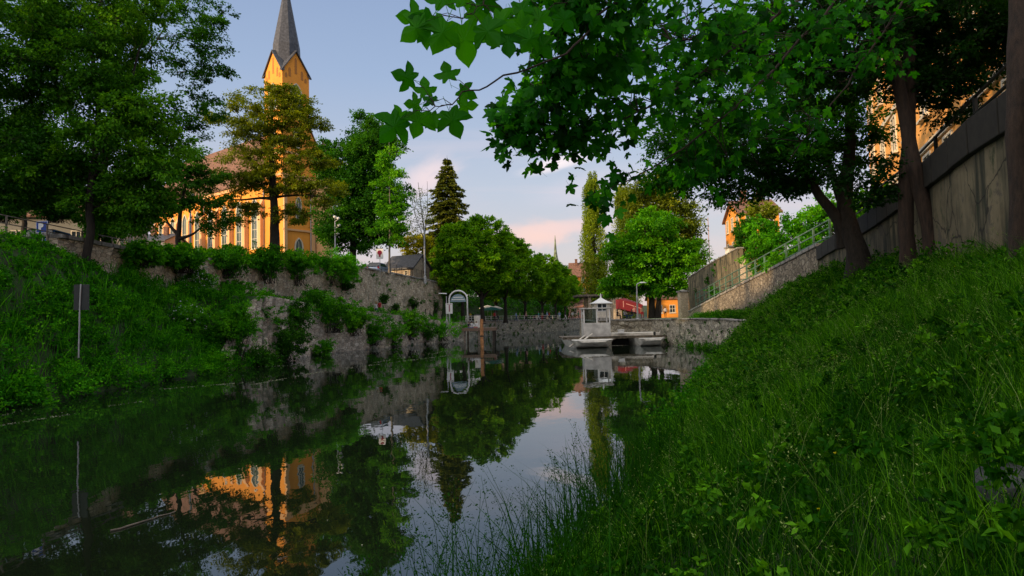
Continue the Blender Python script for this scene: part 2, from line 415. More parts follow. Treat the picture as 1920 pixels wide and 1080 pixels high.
def bush(name, label, px, py, d, rx, ry, n, ls, mat, seed, rd=None, group=None, extra=None, cat='bush', flat=.8, tint=.5, zbase=None):
    """dense bush: leafy lobes over a few stems; px,py is its middle"""
    R = np.random.default_rng(seed)
    c = P(px,py,d); sx = rx*d/FPX; sz = ry*d/FPX; rd = rd or sx*.8
    k = max(10, int(16*sx*rd*sz/(min(sx,rd,sz)**3+.01)))
    k = min(k, 60)
    v = rand_dirs(R,k); v[:,2] = v[:,2]*.95; r = R.uniform(.3,.85,k)[:,None]
    C = c + v*r*np.array([sx,rd,sz])
    cr = min(sx,sz,rd)*.55
    part, subw = clump_leaves(R, C, cr*R.uniform(.6,1.25,k), max(8,n//k), ls, flat=flat, subs=9, droop=.15, tint_c=tint)
    zb = c[2]-sz if zbase is None else zbase
    base = np.array([c[0],c[1],zb])
    root = empty(name, label, cat, base, 0, group)
    V2, F2 = twig_tubes(C, subw, .006)
    st = np.array([[base+[R.normal()*.15*sx, R.normal()*.15*rd, 0]]*1 for _ in C])[:,0,:]
    V3, F3 = twig_tubes(st, C[:,None,:], .02)
    mesh_np('stem', np.concatenate([V2,V3])-base, [np.concatenate([F2,F3+len(V2)])], BARK, root, smooth=True)
    leaf_obj('foliage', [(part[0]-base,part[1],part[2])], mat, root)
    if extra:
        m2, cnt, s2 = extra
        q = C[R.integers(0,k,cnt)] + rand_dirs(R,cnt)*cr*1.05 + np.array([0,-.1,0])
        p2 = leaves(q, s2*R.uniform(.7,1.3,cnt), rand_dirs(R,cnt), rand_dirs(R,cnt)+[0,-1,.6], tint=R.uniform(0,1,cnt), wid=1.6)
        leaf_obj('blossom', [(p2[0]-base,p2[1],p2[2])], m2, root)
    return root
def conifer(name, label, px, ytop, ybase, d, halfw, seed, mat, n_whorl=34, group=None, open_=1.0, ls=.34):
    R = np.random.default_rng(seed)
    top = P(px,ytop,d); base = P(px,ybase,d); base[:2] = top[:2]; H = top[2]-base[2]; W = halfw*d/FPX
    root = empty(name, label, 'tree', base, 0, group)
    V, F = tube_np([[0,0,0],[0,0,H*.5],[0,0,H]], [H*.016+.04,H*.008+.03,.015], 8)
    Vs, Fs, off = [V], [F], len(V); parts = []
    for i in range(n_whorl):
        u = (i+R.uniform(-.3,.3))/n_whorl; u = min(max(u,.005),.985); z = H*(.10+.89*u)
        L = W*(1-u)**.85*R.uniform(.75,1.15)+.12
        nb = 7 if u<.8 else 5
        for b in range(nb):
            if R.random() > open_: continue
            a = 2*PI*(b/nb)+R.uniform(0,1)+i*.7; l = L*R.uniform(.75,1.15)
            dr = np.array([math.cos(a),math.sin(a),0])
            s = np.linspace(0,1,5)[:,None]
            q = np.array([0,0,z]) + dr*l*s + np.array([0,0,1])*(l*(.12*s - .42*s**2 + .16*s**3))
            tV, tF = tube_np(q, np.linspace(.035,.008,5), 3); Vs.append(tV); Fs.append(tF+off); off += len(tV)
            m = int(10+34*l)
            t = R.uniform(.12,1.02,m)
            pos = np.column_stack([np.interp(t,s[:,0],q[:,j]) for j in range(3)])
            side = np.cross(dr,[0,0,1]); wd = (l*.20*(1.15-t)+.12)
            lat = R.uniform(-1,1,m)
            pos += side*(lat*wd)[:,None]; pos[:,2] -= np.abs(lat)*wd*.35+R.uniform(0,.12,m)
            tip = dr[None]*.7 + side[None]*lat[:,None]*1.0 + R.normal(size=(m,3))*.25; tip[:,2] -= .35
            nr = np.tile([0,0,1.],(m,1))+R.normal(size=(m,3))*.5
            parts.append(leaves(pos, ls*R.uniform(.6,1.3,m), tip, nr, tint=.5+R.normal(0,.2,m)+(t-.5)*.2, wid=.8))
    mesh_np('trunk', np.concatenate(Vs), [np.concatenate(Fs)], BARK, root, smooth=True)
    leaf_obj('crown', parts, mat, root)
    return root
def poplar(name, label, px, ytop, ybase, d, halfw, seed, mat, n=30000, group=None, ls=.24):
    R = np.random.default_rng(seed)
    top = P(px,ytop,d); base = P(px,ybase,d); base[0] = top[0]; base[1] = top[1]; H = top[2]-base[2]; W = halfw*d/FPX
    root = empty(name, label, 'tree', base, 0, group)
    k = 170
    u = R.uniform(.04,.97,k); prof = W*np.minimum(1,(1-u)**.62*1.5)*np.minimum(1,.35+u*3.5)
    a = R.uniform(0,2*PI,k); rr = R.uniform(.25,.88,k)**.7
    C = np.column_stack([np.cos(a)*prof*rr, np.sin(a)*prof*rr, u*H])
    rad_ = np.minimum(prof*.42+.18, 1.0)*R.uniform(.7,1.2,k)
    m = n//k
    ci = np.repeat(np.arange(k), m)
    v = rand_dirs(R,len(ci))*(R.uniform(.3,1,len(ci))**.6)[:,None]*rad_[ci][:,None]; v[:,2] *= 2.6
    pos = C[ci]+v; pos[:,2] = np.minimum(pos[:,2], H*1.01)
    tip = v*.8+R.normal(size=v.shape)*.5; tip[:,2] += .4
    nr = v*[1,1,.1]+R.normal(size=v.shape)*.6
    P_ = leaves(pos, ls*R.uniform(.6,1.3,len(ci)), tip, nr, tint=.5+R.normal(0,.15,k)[ci]+R.normal(0,.15,len(ci)))
    Vs, Fs, off = [], [], 0
    V, F = tube_np([[0,0,0],[0,0,H*.5],[0,0,H*.97]], [.45,.22,.03], 9); Vs.append(V); Fs.append(F); off = len(V)
    for c in C[::2]:
        z0 = max(.5, c[2]-H*.12); V, F = tube_np([[0,0,z0],[c[0]*.6,c[1]*.6,(z0+c[2])/2],c], [.07,.04,.015], 4); Vs.append(V); Fs.append(F+off); off += len(V)
    mesh_np('trunk', np.concatenate(Vs), [np.concatenate(Fs)], BARK, root, smooth=True)
    leaf_obj('crown', [P_], mat, root)
    return root
# ------------------------------------------------------------------ light and sky
SUN_AZ, SUN_EL = rad(-141), rad(11.5)
sdir = Vector((math.cos(SUN_AZ)*math.cos(SUN_EL), math.sin(SUN_AZ)*math.cos(SUN_EL), math.sin(SUN_EL)))
sl = D.lights.new('sun', 'SUN'); sl.energy = 4.0; sl.angle = rad(.6); sl.color = (1, .70, .40)
so = link(D.objects.new('sun', sl)); so.rotation_euler = sdir.to_track_quat('Z','Y').to_euler()
w = D.worlds.new('World'); scene.world = w; w.use_nodes = True
nt = w.node_tree; nt.nodes.clear(); L = nt.links.new
def WN(t, **kw):
    n = nt.nodes.new('ShaderNode'+t)
    for k, v in kw.items(): setattr(n, k, v)
    return n
wo = WN('OutputWorld'); bg = WN('Background'); sky = WN('TexSky', sky_type='NISHITA', sun_disc=False)
sky.sun_elevation = SUN_EL; sky.sun_rotation = math.atan2(sdir.x, sdir.y) % (2*PI)
sky.air_density = 1.2; sky.dust_density = 1.2; sky.ozone_density = 2.5
tc = WN('TexCoord'); sx = WN('SeparateXYZ'); L(tc.outputs['Generated'], sx.inputs[0])
# evening haze colours by height above the horizon; bright zenith added as fill light
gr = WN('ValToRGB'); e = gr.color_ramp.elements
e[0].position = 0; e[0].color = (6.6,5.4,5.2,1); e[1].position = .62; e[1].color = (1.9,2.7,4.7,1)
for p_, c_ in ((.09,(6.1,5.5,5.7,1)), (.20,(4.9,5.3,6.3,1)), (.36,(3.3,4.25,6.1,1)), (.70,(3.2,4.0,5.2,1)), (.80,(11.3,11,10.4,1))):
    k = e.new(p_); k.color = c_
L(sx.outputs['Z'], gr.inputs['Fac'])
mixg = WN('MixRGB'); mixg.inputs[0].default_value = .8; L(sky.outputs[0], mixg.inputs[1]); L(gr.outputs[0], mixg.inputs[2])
# clouds: two layers of stretched noise on a plane far overhead
dv = WN('VectorMath', operation='DIVIDE'); cb = WN('CombineXYZ'); mxz = WN('Math', operation='MAXIMUM'); mxz.inputs[1].default_value = .02
ad = WN('Math', operation='ADD'); ad.inputs[1].default_value = .10
L(sx.outputs['Z'], mxz.inputs[0]); L(mxz.outputs[0], ad.inputs[0])
for i in range(3): L(ad.outputs[0], cb.inputs[i])
L(tc.outputs['Generated'], dv.inputs[0]); L(cb.outputs[0], dv.inputs[1])
mp = WN('Mapping'); mp.inputs['Scale'].default_value = (.42,1.35,0); mp.inputs['Rotation'].default_value = (0,0,rad(-24)); mp.inputs['Location'].default_value = (1.3,.4,0)
L(dv.outputs[0], mp.inputs['Vector'])
cn = WN('TexNoise'); cn.inputs['Scale'].default_value = 1.25; cn.inputs['Detail'].default_value = 9; cn.inputs['Roughness'].default_value = .55; cn.inputs['Distortion'].default_value = .5
L(mp.outputs[0], cn.inputs['Vector'])
cr = WN('ValToRGB'); cr.color_ramp.elements[0].position = .55; cr.color_ramp.elements[1].position = .78
cr.color_ramp.elements[0].color = (0,0,0,1); cr.color_ramp.elements[1].color = (.35,.35,.35,1); L(cn.outputs['Fac'], cr.inputs['Fac'])
# low heaped clouds near the horizon
lm = WN('Mapping'); lm.inputs['Scale'].default_value = (5,5,13); L(tc.outputs['Generated'], lm.inputs['Vector'])
ln = WN('TexNoise'); ln.inputs['Scale'].default_value = 1.5; ln.inputs['Detail'].default_value = 9; ln.inputs['Roughness'].default_value = .6; L(lm.outputs[0], ln.inputs['Vector'])
lr = WN('ValToRGB'); lr.color_ramp.elements[0].position = .44; lr.color_ramp.elements[1].position = .66
lr.color_ramp.elements[0].color = (0,0,0,1); lr.color_ramp.elements[1].color = (1,1,1,1); L(ln.outputs['Fac'], lr.inputs['Fac'])
band = WN('ValToRGB'); be = band.color_ramp.elements; be[0].position = .0; be[0].color = (.5,.5,.5,1); be[1].position = .24; be[1].color = (0,0,0,1)
k = be.new(.13); k.color = (.3,.3,.3,1); L(sx.outputs['Z'], band.inputs['Fac'])
lmul = WN('Math', operation='MULTIPLY'); L(lr.outputs[0], lmul.inputs[0]); L(band.outputs[0], lmul.inputs[1])
cc = WN('ValToRGB'); cc.color_ramp.elements[0].position = .05; cc.color_ramp.elements[0].color = (7.6,5.3,4.9,1)
cc.color_ramp.elements[1].position = .35; cc.color_ramp.elements[1].color = (6.6,6.0,6.6,1); L(sx.outputs['Z'], cc.inputs['Fac'])
mx1 = WN('MixRGB'); L(cr.outputs[0], mx1.inputs[0]); L(mixg.outputs[0], mx1.inputs[1]); L(cc.outputs[0], mx1.inputs[2])
mx2 = WN('MixRGB'); L(lmul.outputs[0], mx2.inputs[0]); L(mx1.outputs[0], mx2.inputs[1]); L(cc.outputs[0], mx2.inputs[2])
def cloud_patch(prev, px, py, a, b, tilt, nscale, lo, hi, amp, col, stretch=2.5):
    v = RM @ np.array([(px-960)/FPX,(540-py)/FPX,-1.0]); v /= np.linalg.norm(v)
    rt_ = np.cross(v,[0,0,1.]); rt_ /= np.linalg.norm(rt_); up_ = np.cross(rt_,v)
    c_,s_ = math.cos(rad(tilt)), math.sin(rad(tilt)); e1 = rt_*c_+up_*s_; e2 = -rt_*s_+up_*c_
    def dot(ax, k):
        n = WN('VectorMath', operation='DOT_PRODUCT'); L(tc.outputs['Generated'], n.inputs[0]); n.inputs[1].default_value = tuple(ax*k); return n.outputs['Value']
    cb_ = WN('CombineXYZ'); L(dot(e1,FPX/a), cb_.inputs[0]); L(dot(e2,FPX/b), cb_.inputs[1])
    ln_ = WN('VectorMath', operation='LENGTH'); L(cb_.outputs[0], ln_.inputs[0])
    fd = WN('MapRange'); fd.interpolation_type = 'SMOOTHSTEP'; fd.inputs[1].default_value = 0; fd.inputs[2].default_value = 1; fd.inputs[3].default_value = 1; fd.inputs[4].default_value = 0; L(ln_.outputs['Value'], fd.inputs[0])
    cb2 = WN('CombineXYZ'); L(dot(e1,nscale/stretch), cb2.inputs[0]); L(dot(e2,nscale), cb2.inputs[1]); cb2.inputs[2].default_value = px*.01
    nz = WN('TexNoise'); nz.inputs['Scale'].default_value = 1; nz.inputs['Detail'].default_value = 8; nz.inputs['Roughness'].default_value = .58; nz.inputs['Distortion'].default_value = .4; L(cb2.outputs[0], nz.inputs['Vector'])
    ad_ = WN('Math', operation='ADD'); L(nz.outputs['Fac'], ad_.inputs[0]); m5 = WN('Math', operation='MULTIPLY'); L(fd.outputs[0], m5.inputs[0]); m5.inputs[1].default_value = .5; L(m5.outputs[0], ad_.inputs[1])
    mr = WN('MapRange'); mr.interpolation_type = 'SMOOTHSTEP'; mr.inputs[1].default_value = lo; mr.inputs[2].default_value = hi; mr.inputs[4].default_value = amp; L(ad_.outputs[0], mr.inputs[0])
    m6 = WN('Math', operation='MULTIPLY'); L(mr.outputs[0], m6.inputs[0]); L(fd.outputs[0], m6.inputs[1])
    mx = WN('MixRGB'); L(m6.outputs[0], mx.inputs[0]); L(prev, mx.inputs[1]); mx.inputs[2].default_value = (*col,1); return mx.outputs[0]
skyc = mx2.outputs[0]
for a_ in ((1040,308,120,26,11,26,.55,.85,1.0,(8.0,7.2,7.4),3.2),(805,332,110,60,28,20,.58,.95,.95,(7.2,6.0,6.2),2.2),(1010,440,150,55,3,26,.60,.92,1.0,(7.8,5.6,5.1),1.6),(905,455,90,36,5,30,.62,.95,.8,(7.4,5.5,5.2),1.8),(1120,350,220,60,9,14,.55,1.0,.45,(6.2,5.7,6.4),3.0),(1060,425,170,30,2,22,.6,.95,.7,(7.4,5.6,5.4),3)): skyc = cloud_patch(skyc, *a_)
# warm bright sky round the low sun, behind the viewpoint
dt = WN('VectorMath', operation='DOT_PRODUCT'); L(tc.outputs['Generated'], dt.inputs[0]); dt.inputs[1].default_value = tuple(sdir)
dm = WN('Math', operation='MAXIMUM'); dm.inputs[1].default_value = 0; L(dt.outputs['Value'], dm.inputs[0])
dp = WN('Math', operation='POWER'); dp.inputs[1].default_value = 1.9; L(dm.outputs[0], dp.inputs[0])
gl_ = WN('MixRGB'); gl_.blend_type = 'ADD'; L(dp.outputs[0], gl_.inputs[0]); L(skyc, gl_.inputs[1]); gl_.inputs[2].default_value = (10,8.4,6.6,1)
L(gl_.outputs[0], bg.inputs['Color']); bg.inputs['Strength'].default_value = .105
L(bg.outputs[0], wo.inputs['Surface'])
vs = scene.view_settings; vs.view_transform = 'Standard'; vs.look = 'None'; vs.exposure = .27; vs.gamma = 1
scene.cycles.max_bounces = 5; scene.cycles.diffuse_bounces = 2; scene.cycles.glossy_bounces = 3; scene.cycles.transmission_bounces = 3
scene.cycles.transparent_max_bounces = 4; scene.cycles.use_denoising = True
try: scene.cycles.denoiser = 'OPENIMAGEDENOISE'
except Exception: pass
scene.cycles.sample_clamp_indirect = 4

# ------------------------------------------------------------------ terrain
def ip(tbl, y):
    t = np.array(tbl, float); return np.interp(y, t[:,0], t[:,1])
def sst(a, b, x):
    t = np.clip((x-a)/(b-a),0,1); return t*t*(3-2*t)
T_XL = [(-60,-17),(20,-17),(57,-17),(65,-14),(86,-7),(100,-6),(112,-4),(136,10),(165,25),(220,50),(420,140)]
T_XR = [(-60,-5),(-10,-1.7),(0,-.85),(5,0.0),(10,2.25),(22,6.4),(34,11.0),(39,14.0),(44,14.4),(50,14.6),(62,13.8),(64,13.4),(64.6,8.6),(72,8.2),(100,10.5),(120,14.5),(140,21),(165,34),(220,62),(420,160)]
T_XU = [(-60,-22),(43,-22),(55,-21),(72,-17.5),(100,-10.5),(420,-10.5)]
T_ZU = [(-60,6.8),(43,6.8),(55,8),(72,8.7),(100,8.2),(420,8.2)]
T_ZM = [(-60,6.8),(29,6.8),(36,5.0),(42,4.6),(200,4.6)]
T_ZL = [(40,4.7),(57,4.2),(70,3.3),(84,2.4),(100,2.3)]
T_XW = [(-60,-6),(-5,4),(4.8,7.0),(11,8.8),(20,12.3),(30,15),(64,18.1),(80,18.1)]
T_ZW = [(-60,6),(20,5.95),(30,5.65),(64,2.9),(70,2.4)]
T_ZF = [(-60,3.3),(11,3.35),(18,3.9),(26,4.35),(32,4.3),(40,3.3),(50,2.3)]
def XL(y): return ip(T_XL,y)
def XR(y): return ip(T_XR,y)
def bumps(x, y):
    return .13*np.sin(x*1.7+y*.6)*np.cos(y*1.1-x*.4)+.08*np.sin(x*3.9+1.3)*np.sin(y*3.1+x)+.05*np.sin(7.1*x-2.2*y)
def ground_z(x, y):
    x = np.asarray(x,float); y = np.asarray(y,float)
    xl, xr, xu, zu, zl, xw, zw, zf = XL(y), XR(y), ip(T_XU,y), ip(T_ZU,y), ip(T_ZL,y), ip(T_XW,y), ip(T_ZW,y), ip(T_ZF,y)
    # river bed
    dd = np.minimum(x-xl, xr-x); z = -np.clip(dd*.9,0,1.3)
    # left side
    s = xl-x; wid = xl-xu
    zm = ip(T_ZM,y); slope = zm*sst(-.3,5.0,s)**.9 + (zu-zm)*sst(-.05,.35,s-wid) + bumps(x,y)*sst(.3,1.5,s)*(1-sst(wid-.4,wid,s))
    terr = zl*sst(.15,.5,s) + (zu-zl)*sst(-.05,.35,s-wid) + .5*bumps(x,y)*sst(.5,1,s)*(1-sst(wid-.4,wid+.1,s))
    left = slope*(1-sst(38.5,43,y)) + terr*sst(38.5,43,y)
    prom = 2.28*sst(.3,1.6,s-1.2*sst(103,108,y)) + 5.9*sst(16,24,s)
    left = left*(1-sst(99,103,y)) + prom*sst(99,103,y)
    z = np.where(s>0, left, z)
    # right side
    s = x-xr; t = np.clip(s/np.maximum(xw-xr,.5),0,1)
    bank = zf*t**.85 + bumps(x,y)*sst(.2,1.0,s)*(1-t)*1.1
    lowb = 2.2*sst(.12,.5,s)
    bank = np.where(y>38, np.maximum(bank*(1-sst(42,50,y)), lowb*sst(37.5,39.5,y)), bank)
    hill = 6.2
    up = zw-.12 + np.maximum(0,hill-zw)*sst(3.2,7.5,x-xw)
    r1 = np.where(x>xw+.15, up, bank)
    lawn = 2.2*sst(.1,.5,s) + 4.0*sst(26,33,x)
    plaza = 2.3*sst(.1,.4,s) + 4*sst(75,95,x)
    r1 = np.where(y>64, plaza, r1)
    z = np.where(s>0, r1, z)
    return z
def build_ground():
    xs = np.concatenate([[-900,-500,-300,-180,-120,-90,-70,-60,-52,-46,-41,-37,-34,-31,-29], np.arange(-27,30,.34), [31,33,36,40,45,50,56,63,71,80,92,110,140,200,320,600,900]])
    ys = np.concatenate([[-300,-150,-80,-50,-35,-25,-18,-13,-10], np.arange(-8,36,.42), np.arange(36,110,.8), np.arange(110,180,3), [185,195,210,230,260,300,360,450,600,900,1500]])
    X, Y = np.meshgrid(xs, ys); Z = ground_z(X, Y)
    V = np.column_stack([X.ravel(),Y.ravel(),Z.ravel()])
    nx, ny = len(xs), len(ys)
    i = (np.arange(ny-1)[:,None]*nx+np.arange(nx-1)[None]).ravel()
    F = np.column_stack([i,i+1,i+1+nx,i+nx])
    m, nt, N, out, L = nmat('earth_and_turf')
    tc = N('TexCoord'); n1 = N('TexNoise'); n1.inputs['Scale'].default_value = 1.3; n1.inputs['Detail'].default_value = 9; n1.inputs['Roughness'].default_value = .7
    L(tc.outputs['Object'], n1.inputs['Vector'])
    r = N('ValToRGB'); e = r.color_ramp.elements; e[0].position = .32; e[0].color = (.018,.014,.008,1); e[1].position = .7; e[1].color = (.035,.09,.012,1)
    k = e.new(.5); k.color = (.018,.045,.006,1)
    L(n1.outputs['Fac'], r.inputs['Fac'])
    b = N('BsdfPrincipled'); b.inputs['Roughness'].default_value = .95; L(r.outputs[0], b.inputs['Base Color'])
    bp = N('Bump'); bp.inputs['Strength'].default_value = .7; bp.inputs['Distance'].default_value = .1; L(n1.outputs['Fac'], bp.inputs['Height']); L(bp.outputs[0], b.inputs['Normal'])
    L(b.outputs[0], out.inputs['Surface'])
    o = mesh_np('ground', V, [F], m, smooth=True); tag(o, kind='structure')
build_ground()

# paved promenade, street, lawn sheets
def sheet(name, poly, mat, dz=.02, z=None):
    b = MB(); v = [(x,y,(z if z is not None else float(ground_z(x,y)))+dz) for x,y in poly]
    b.add(v, [tuple(range(len(v)))]); return tag(b.build(name, mat), kind='structure')
PAVE = solid('paving', (.20,.18,.16), .85, var=.2, scale=1.5)
ASPH = solid('asphalt', (.05,.05,.052), .9, var=.25, scale=3)
LAWN = solid('lawn_turf', (.10,.20,.012), .95, var=.5, scale=2.5)
sheet('promenade', [(-18,104),(-5.9,104),(-4.1,112),(9.9,137),(24.9,166),(49.9,221),(20,221),(-6,160),(-18,125)], PAVE, z=2.3)
sheet('street', [(-33,16),(-23.4,16),(-23.4,43),(-22.4,55),(-19,72),(-12.2,99),(-24,99),(-30,72),(-33,50)], ASPH, z=None)
# street follows the ground: rebuild as a strip
o = D.objects['street']; D.objects.remove(o)
ys = np.linspace(10,99,60); b = MB()
vv = []
for y in ys:
    xu = float(ip(T_XU,y)); zu = float(ip(T_ZU,y))+.02
    vv += [(xu-8.0,y,zu),(xu-1.0,y,zu)]
b.add(vv, [(2*i,2*i+1,2*i+3,2*i+2) for i in range(len(ys)-1)]); tag(b.build('street', ASPH), kind='structure')
sheet('plaza', [(9,65.3),(13.9,65.3),(15,84),(26,74),(60,74),(75,130),(60,175),(46,175),(21.6,140),(15.1,120),(11,100),(8.7,72)], PAVE, z=2.3, dz=.01)
sheet('lawn', [(15.0,45),(16.2,45.5),(17.3,58),(18,64.5),(30,66),(28,84),(15.2,84),(14.1,65.4),(14.3,62),(15.1,50)], LAWN, z=2.28, dz=.05)

# water
def build_water():
    m, nt, N, out, L = nmat('river_water')
    tc = N('TexCoord')
    mp = N('Mapping'); mp.inputs['Scale'].default_value = (1.0,.45,1); L(tc.outputs['Object'], mp.inputs['Vector'])
    n1 = N('TexNoise'); n1.inputs['Scale'].default_value = .55; n1.inputs['Detail'].default_value = 2; n1.inputs['Roughness'].default_value = .35; L(mp.outputs[0], n1.inputs['Vector'])
    n2 = N('TexNoise'); n2.inputs['Scale'].default_value = 3.2; n2.inputs['Detail'].default_value = 2; L(mp.outputs[0], n2.inputs['Vector'])
    b1 = N('Bump'); b1.inputs['Strength'].default_value = .22; b1.inputs['Distance'].default_value = .05; L(n1.outputs['Fac'], b1.inputs['Height'])
    b2 = N('Bump'); b2.inputs['Strength'].default_value = .09; b2.inputs['Distance'].default_value = .02; L(n2.outputs['Fac'], b2.inputs['Height']); L(b1.outputs[0], b2.inputs['Normal'])
    df = N('BsdfDiffuse'); df.inputs['Color'].default_value = (.008,.013,.006,1)
    gl = N('BsdfGlossy'); gl.inputs['Roughness'].default_value = .012; gl.inputs['Color'].default_value = (.86,.90,.94,1); L(b2.outputs[0], gl.inputs['Normal'])
    fr = N('Fresnel'); fr.inputs['IOR'].default_value = 1.75; L(b2.outputs[0], fr.inputs['Normal'])
    mx = N('MixShader'); L(fr.outputs[0], mx.inputs[0]); L(df.outputs[0], mx.inputs[1]); L(gl.outputs[0], mx.inputs[2])
    L(mx.outputs[0], out.inputs['Surface'])
    b = MB(); b.add([(-20,-60,0),(60,-60,0),(60,66,0),(-20,66,0)], [(0,1,2,3)]); b.add([(-20,66.001,0),(60,66.001,0),(160,420,0),(60,420,0),(-20,130,0)], [(0,1,2,3,4)])
    tag(b.build('water', m), kind='structure')
build_water()

# ------------------------------------------------------------------ masonry
W_UP = stonemat('rubble_upper', [(.29,.23,.15),(.53,.44,.31),(.39,.32,.22),(.62,.52,.38),(.33,.27,.19)], (.20,.16,.11), scale=2.9, moss=.25, edge=.035)
W_LO = stonemat('rubble_lower', [(.25,.21,.16),(.50,.43,.34),(.36,.30,.23),(.58,.51,.41)], (.18,.15,.11), scale=2.5, moss=.38, edge=.035)
W_QY = stonemat('quay_stone', [(.22,.20,.155),(.40,.36,.28),(.28,.25,.18),(.48,.44,.34)], (.11,.10,.07), scale=2.6, moss=.36, edge=.035)
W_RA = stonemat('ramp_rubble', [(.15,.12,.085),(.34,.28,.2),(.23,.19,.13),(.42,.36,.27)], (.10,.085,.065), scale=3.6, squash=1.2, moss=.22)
COPE = stonemat('coping_stone', [(.20,.19,.17),(.33,.31,.28),(.26,.24,.21)], (.08,.07,.06), scale=.9, squash=.2, moss=.3, bump=.3, edge=.03)
def weathered(name):
    m, nt, N, out, L = nmat(name)
    tc = N('TexCoord')
    def noise(sc, det=8, mz=1.0, rough=.6):
        mp = N('Mapping'); mp.inputs['Scale'].default_value = (1,1,mz); L(tc.outputs['Object'], mp.inputs['Vector'])
        n = N('TexNoise'); n.inputs['Scale'].default_value = sc; n.inputs['Detail'].default_value = det; n.inputs['Roughness'].default_value = rough; L(mp.outputs[0], n.inputs['Vector']); return n.outputs['Fac']
    def ramp(f, a, b, c0=(0,0,0), c1=(1,1,1)):
        r = N('ValToRGB'); r.color_ramp.elements[0].position = a; r.color_ramp.elements[1].position = b; r.color_ramp.elements[0].color = c4(c0); r.color_ramp.elements[1].color = c4(c1); L(f, r.inputs['Fac']); return r.outputs[0]
    def mix(f, a, b):
        x = N('MixRGB'); L(f, x.inputs[0])
        (L(a, x.inputs[1]) if not isinstance(a, tuple) else setattr(x.inputs[1],'default_value',c4(a)))
        (L(b, x.inputs[2]) if not isinstance(b, tuple) else setattr(x.inputs[2],'default_value',c4(b))); return x.outputs[0]
    base = ramp(noise(1.1), .35, .7, (.085,.072,.042), (.25,.205,.12))
    streak = ramp(noise(2.6, 6, .10), .48, .62)
    c = mix(streak, base, (.03,.032,.018))
    patch = ramp(noise(.55, 10, 1, .7), .56, .60); c = mix(patch, c, (.10,.085,.06))
    moss = ramp(noise(1.9, 9, .6, .75), .56, .68); c = mix(moss, c, (.018,.036,.010))
    v = N('TexVoronoi'); v.feature = 'DISTANCE_TO_EDGE'; v.inputs['Scale'].default_value = .55
    nz = N('TexNoise'); nz.inputs['Scale'].default_value = 2; nz.inputs['Detail'].default_value = 8; ad = N('MixRGB'); ad.blend_type = 'ADD'; ad.inputs[0].default_value = .5; L(tc.outputs['Object'], nz.inputs['Vector']); L(tc.outputs['Object'], ad.inputs[1]); L(nz.outputs['Color'], ad.inputs[2]); L(ad.outputs[0], v.inputs['Vector'])
    cr_ = ramp(v.outputs['Distance'], .004, .014, (.02,.018,.012), (1,1,1)); mu = N('MixRGB'); mu.blend_type = 'MULTIPLY'; mu.inputs[0].default_value = .8; L(c, mu.inputs[1]); L(cr_, mu.inputs[2])
    b = N('BsdfPrincipled'); b.inputs['Roughness'].default_value = .92; L(mu.outputs[0], b.inputs['Base Color'])
    bp = N('Bump'); bp.inputs['Strength'].default_value = .6; bp.inputs['Distance'].default_value = .03; L(noise(6, 9), bp.inputs['Height']); L(bp.outputs[0], b.inputs['Normal'])
    L(b.outputs[0], out.inputs['Surface']); return m
PLASTER = weathered('old_render')
def wall_strip(name, label, path, mats, thick=.5, cope=None, cw=.7, ch=.22, seg=.45, rough=.07, seed=1, side=1, cat='wall'):
    """path: (x,y,z0,z1); a real thick wall with an uneven face, coping as a part"""
    R = np.random.default_rng(seed)
    p = np.array(path, float); d = np.concatenate([[0],np.cumsum(np.linalg.norm(np.diff(p[:,:2],axis=0),axis=1))])
    n = max(4,int(d[-1]/seg)); s = np.linspace(0,d[-1],n)
    q = np.column_stack([np.interp(s,d,p[:,i]) for i in range(4)])
    t = np.gradient(q[:,:2],axis=0); t /= np.linalg.norm(t,axis=1)[:,None]; nn = np.column_stack([t[:,1],-t[:,0]])*side
    m = 9; V = []; 
    for j in range(m):
        u = j/(m-1)
        off = R.normal(0,rough,n) + (1-u)*.12
        V.append(np.column_stack([q[:,:2]+nn*off[:,None], q[:,2]+(q[:,3]-q[:,2])*u]))
    V.append(np.column_stack([q[:,:2]-nn*thick, q[:,3]])); V.append(np.column_stack([q[:,:2]-nn*thick, q[:,2]]))
    V = np.array(V); k = V.shape[0]
    i = (np.arange(k-1)[:,None]*n+np.arange(n-1)[None]).ravel()
    F = np.column_stack([i,i+1,i+1+n,i+n])
    caps = [[c, c+n] for c in (0,)]
    c = q[n//2,:3].copy(); c[2] = q[:,2].min()
    root = empty(name, label, cat, c)
    ends = np.array([[j*n for j in range(k)], [j*n+n-1 for j in range(k)][::-1]])
    mesh_np('wall_face', V.reshape(-1,3)-c, [F, ends], mats, root)
    if cope:
        b = MB(); L0 = 1.3; nb = max(1,int(d[-1]/L0))
        ss = np.linspace(0,d[-1],nb+1)
        Q = np.column_stack([np.interp(ss,d,p[:,i]) for i in range(4)])
        for a in range(nb):
            A, B = Q[a], Q[a+1]; tt = (B[:2]-A[:2]); ln = np.linalg.norm(tt); tt = tt/ln; n2 = np.array([tt[1],-tt[0]])*side
            A2 = A[:2]+tt*.012; B2 = B[:2]-tt*.012; jz = R.normal(0,.012)
            o0, o1 = .14+R.normal(0,.01), .14-cw
            v = []
            for pt, z in ((A2,A[3]),(B2,B[3])):
                for o in (o0,o1):
                    for dz in (0.003, ch):
                        v.append((pt[0]+n2[0]*o-c[0], pt[1]+n2[1]*o-c[1], z+dz+jz-c[2]))
            b.add(v, [(0,1,3,2),(4,6,7,5),(0,4,5,1),(2,3,7,6),(1,5,7,3),(0,2,6,4)])
        b.build('coping', cope, root, bevel=.02)
    return root
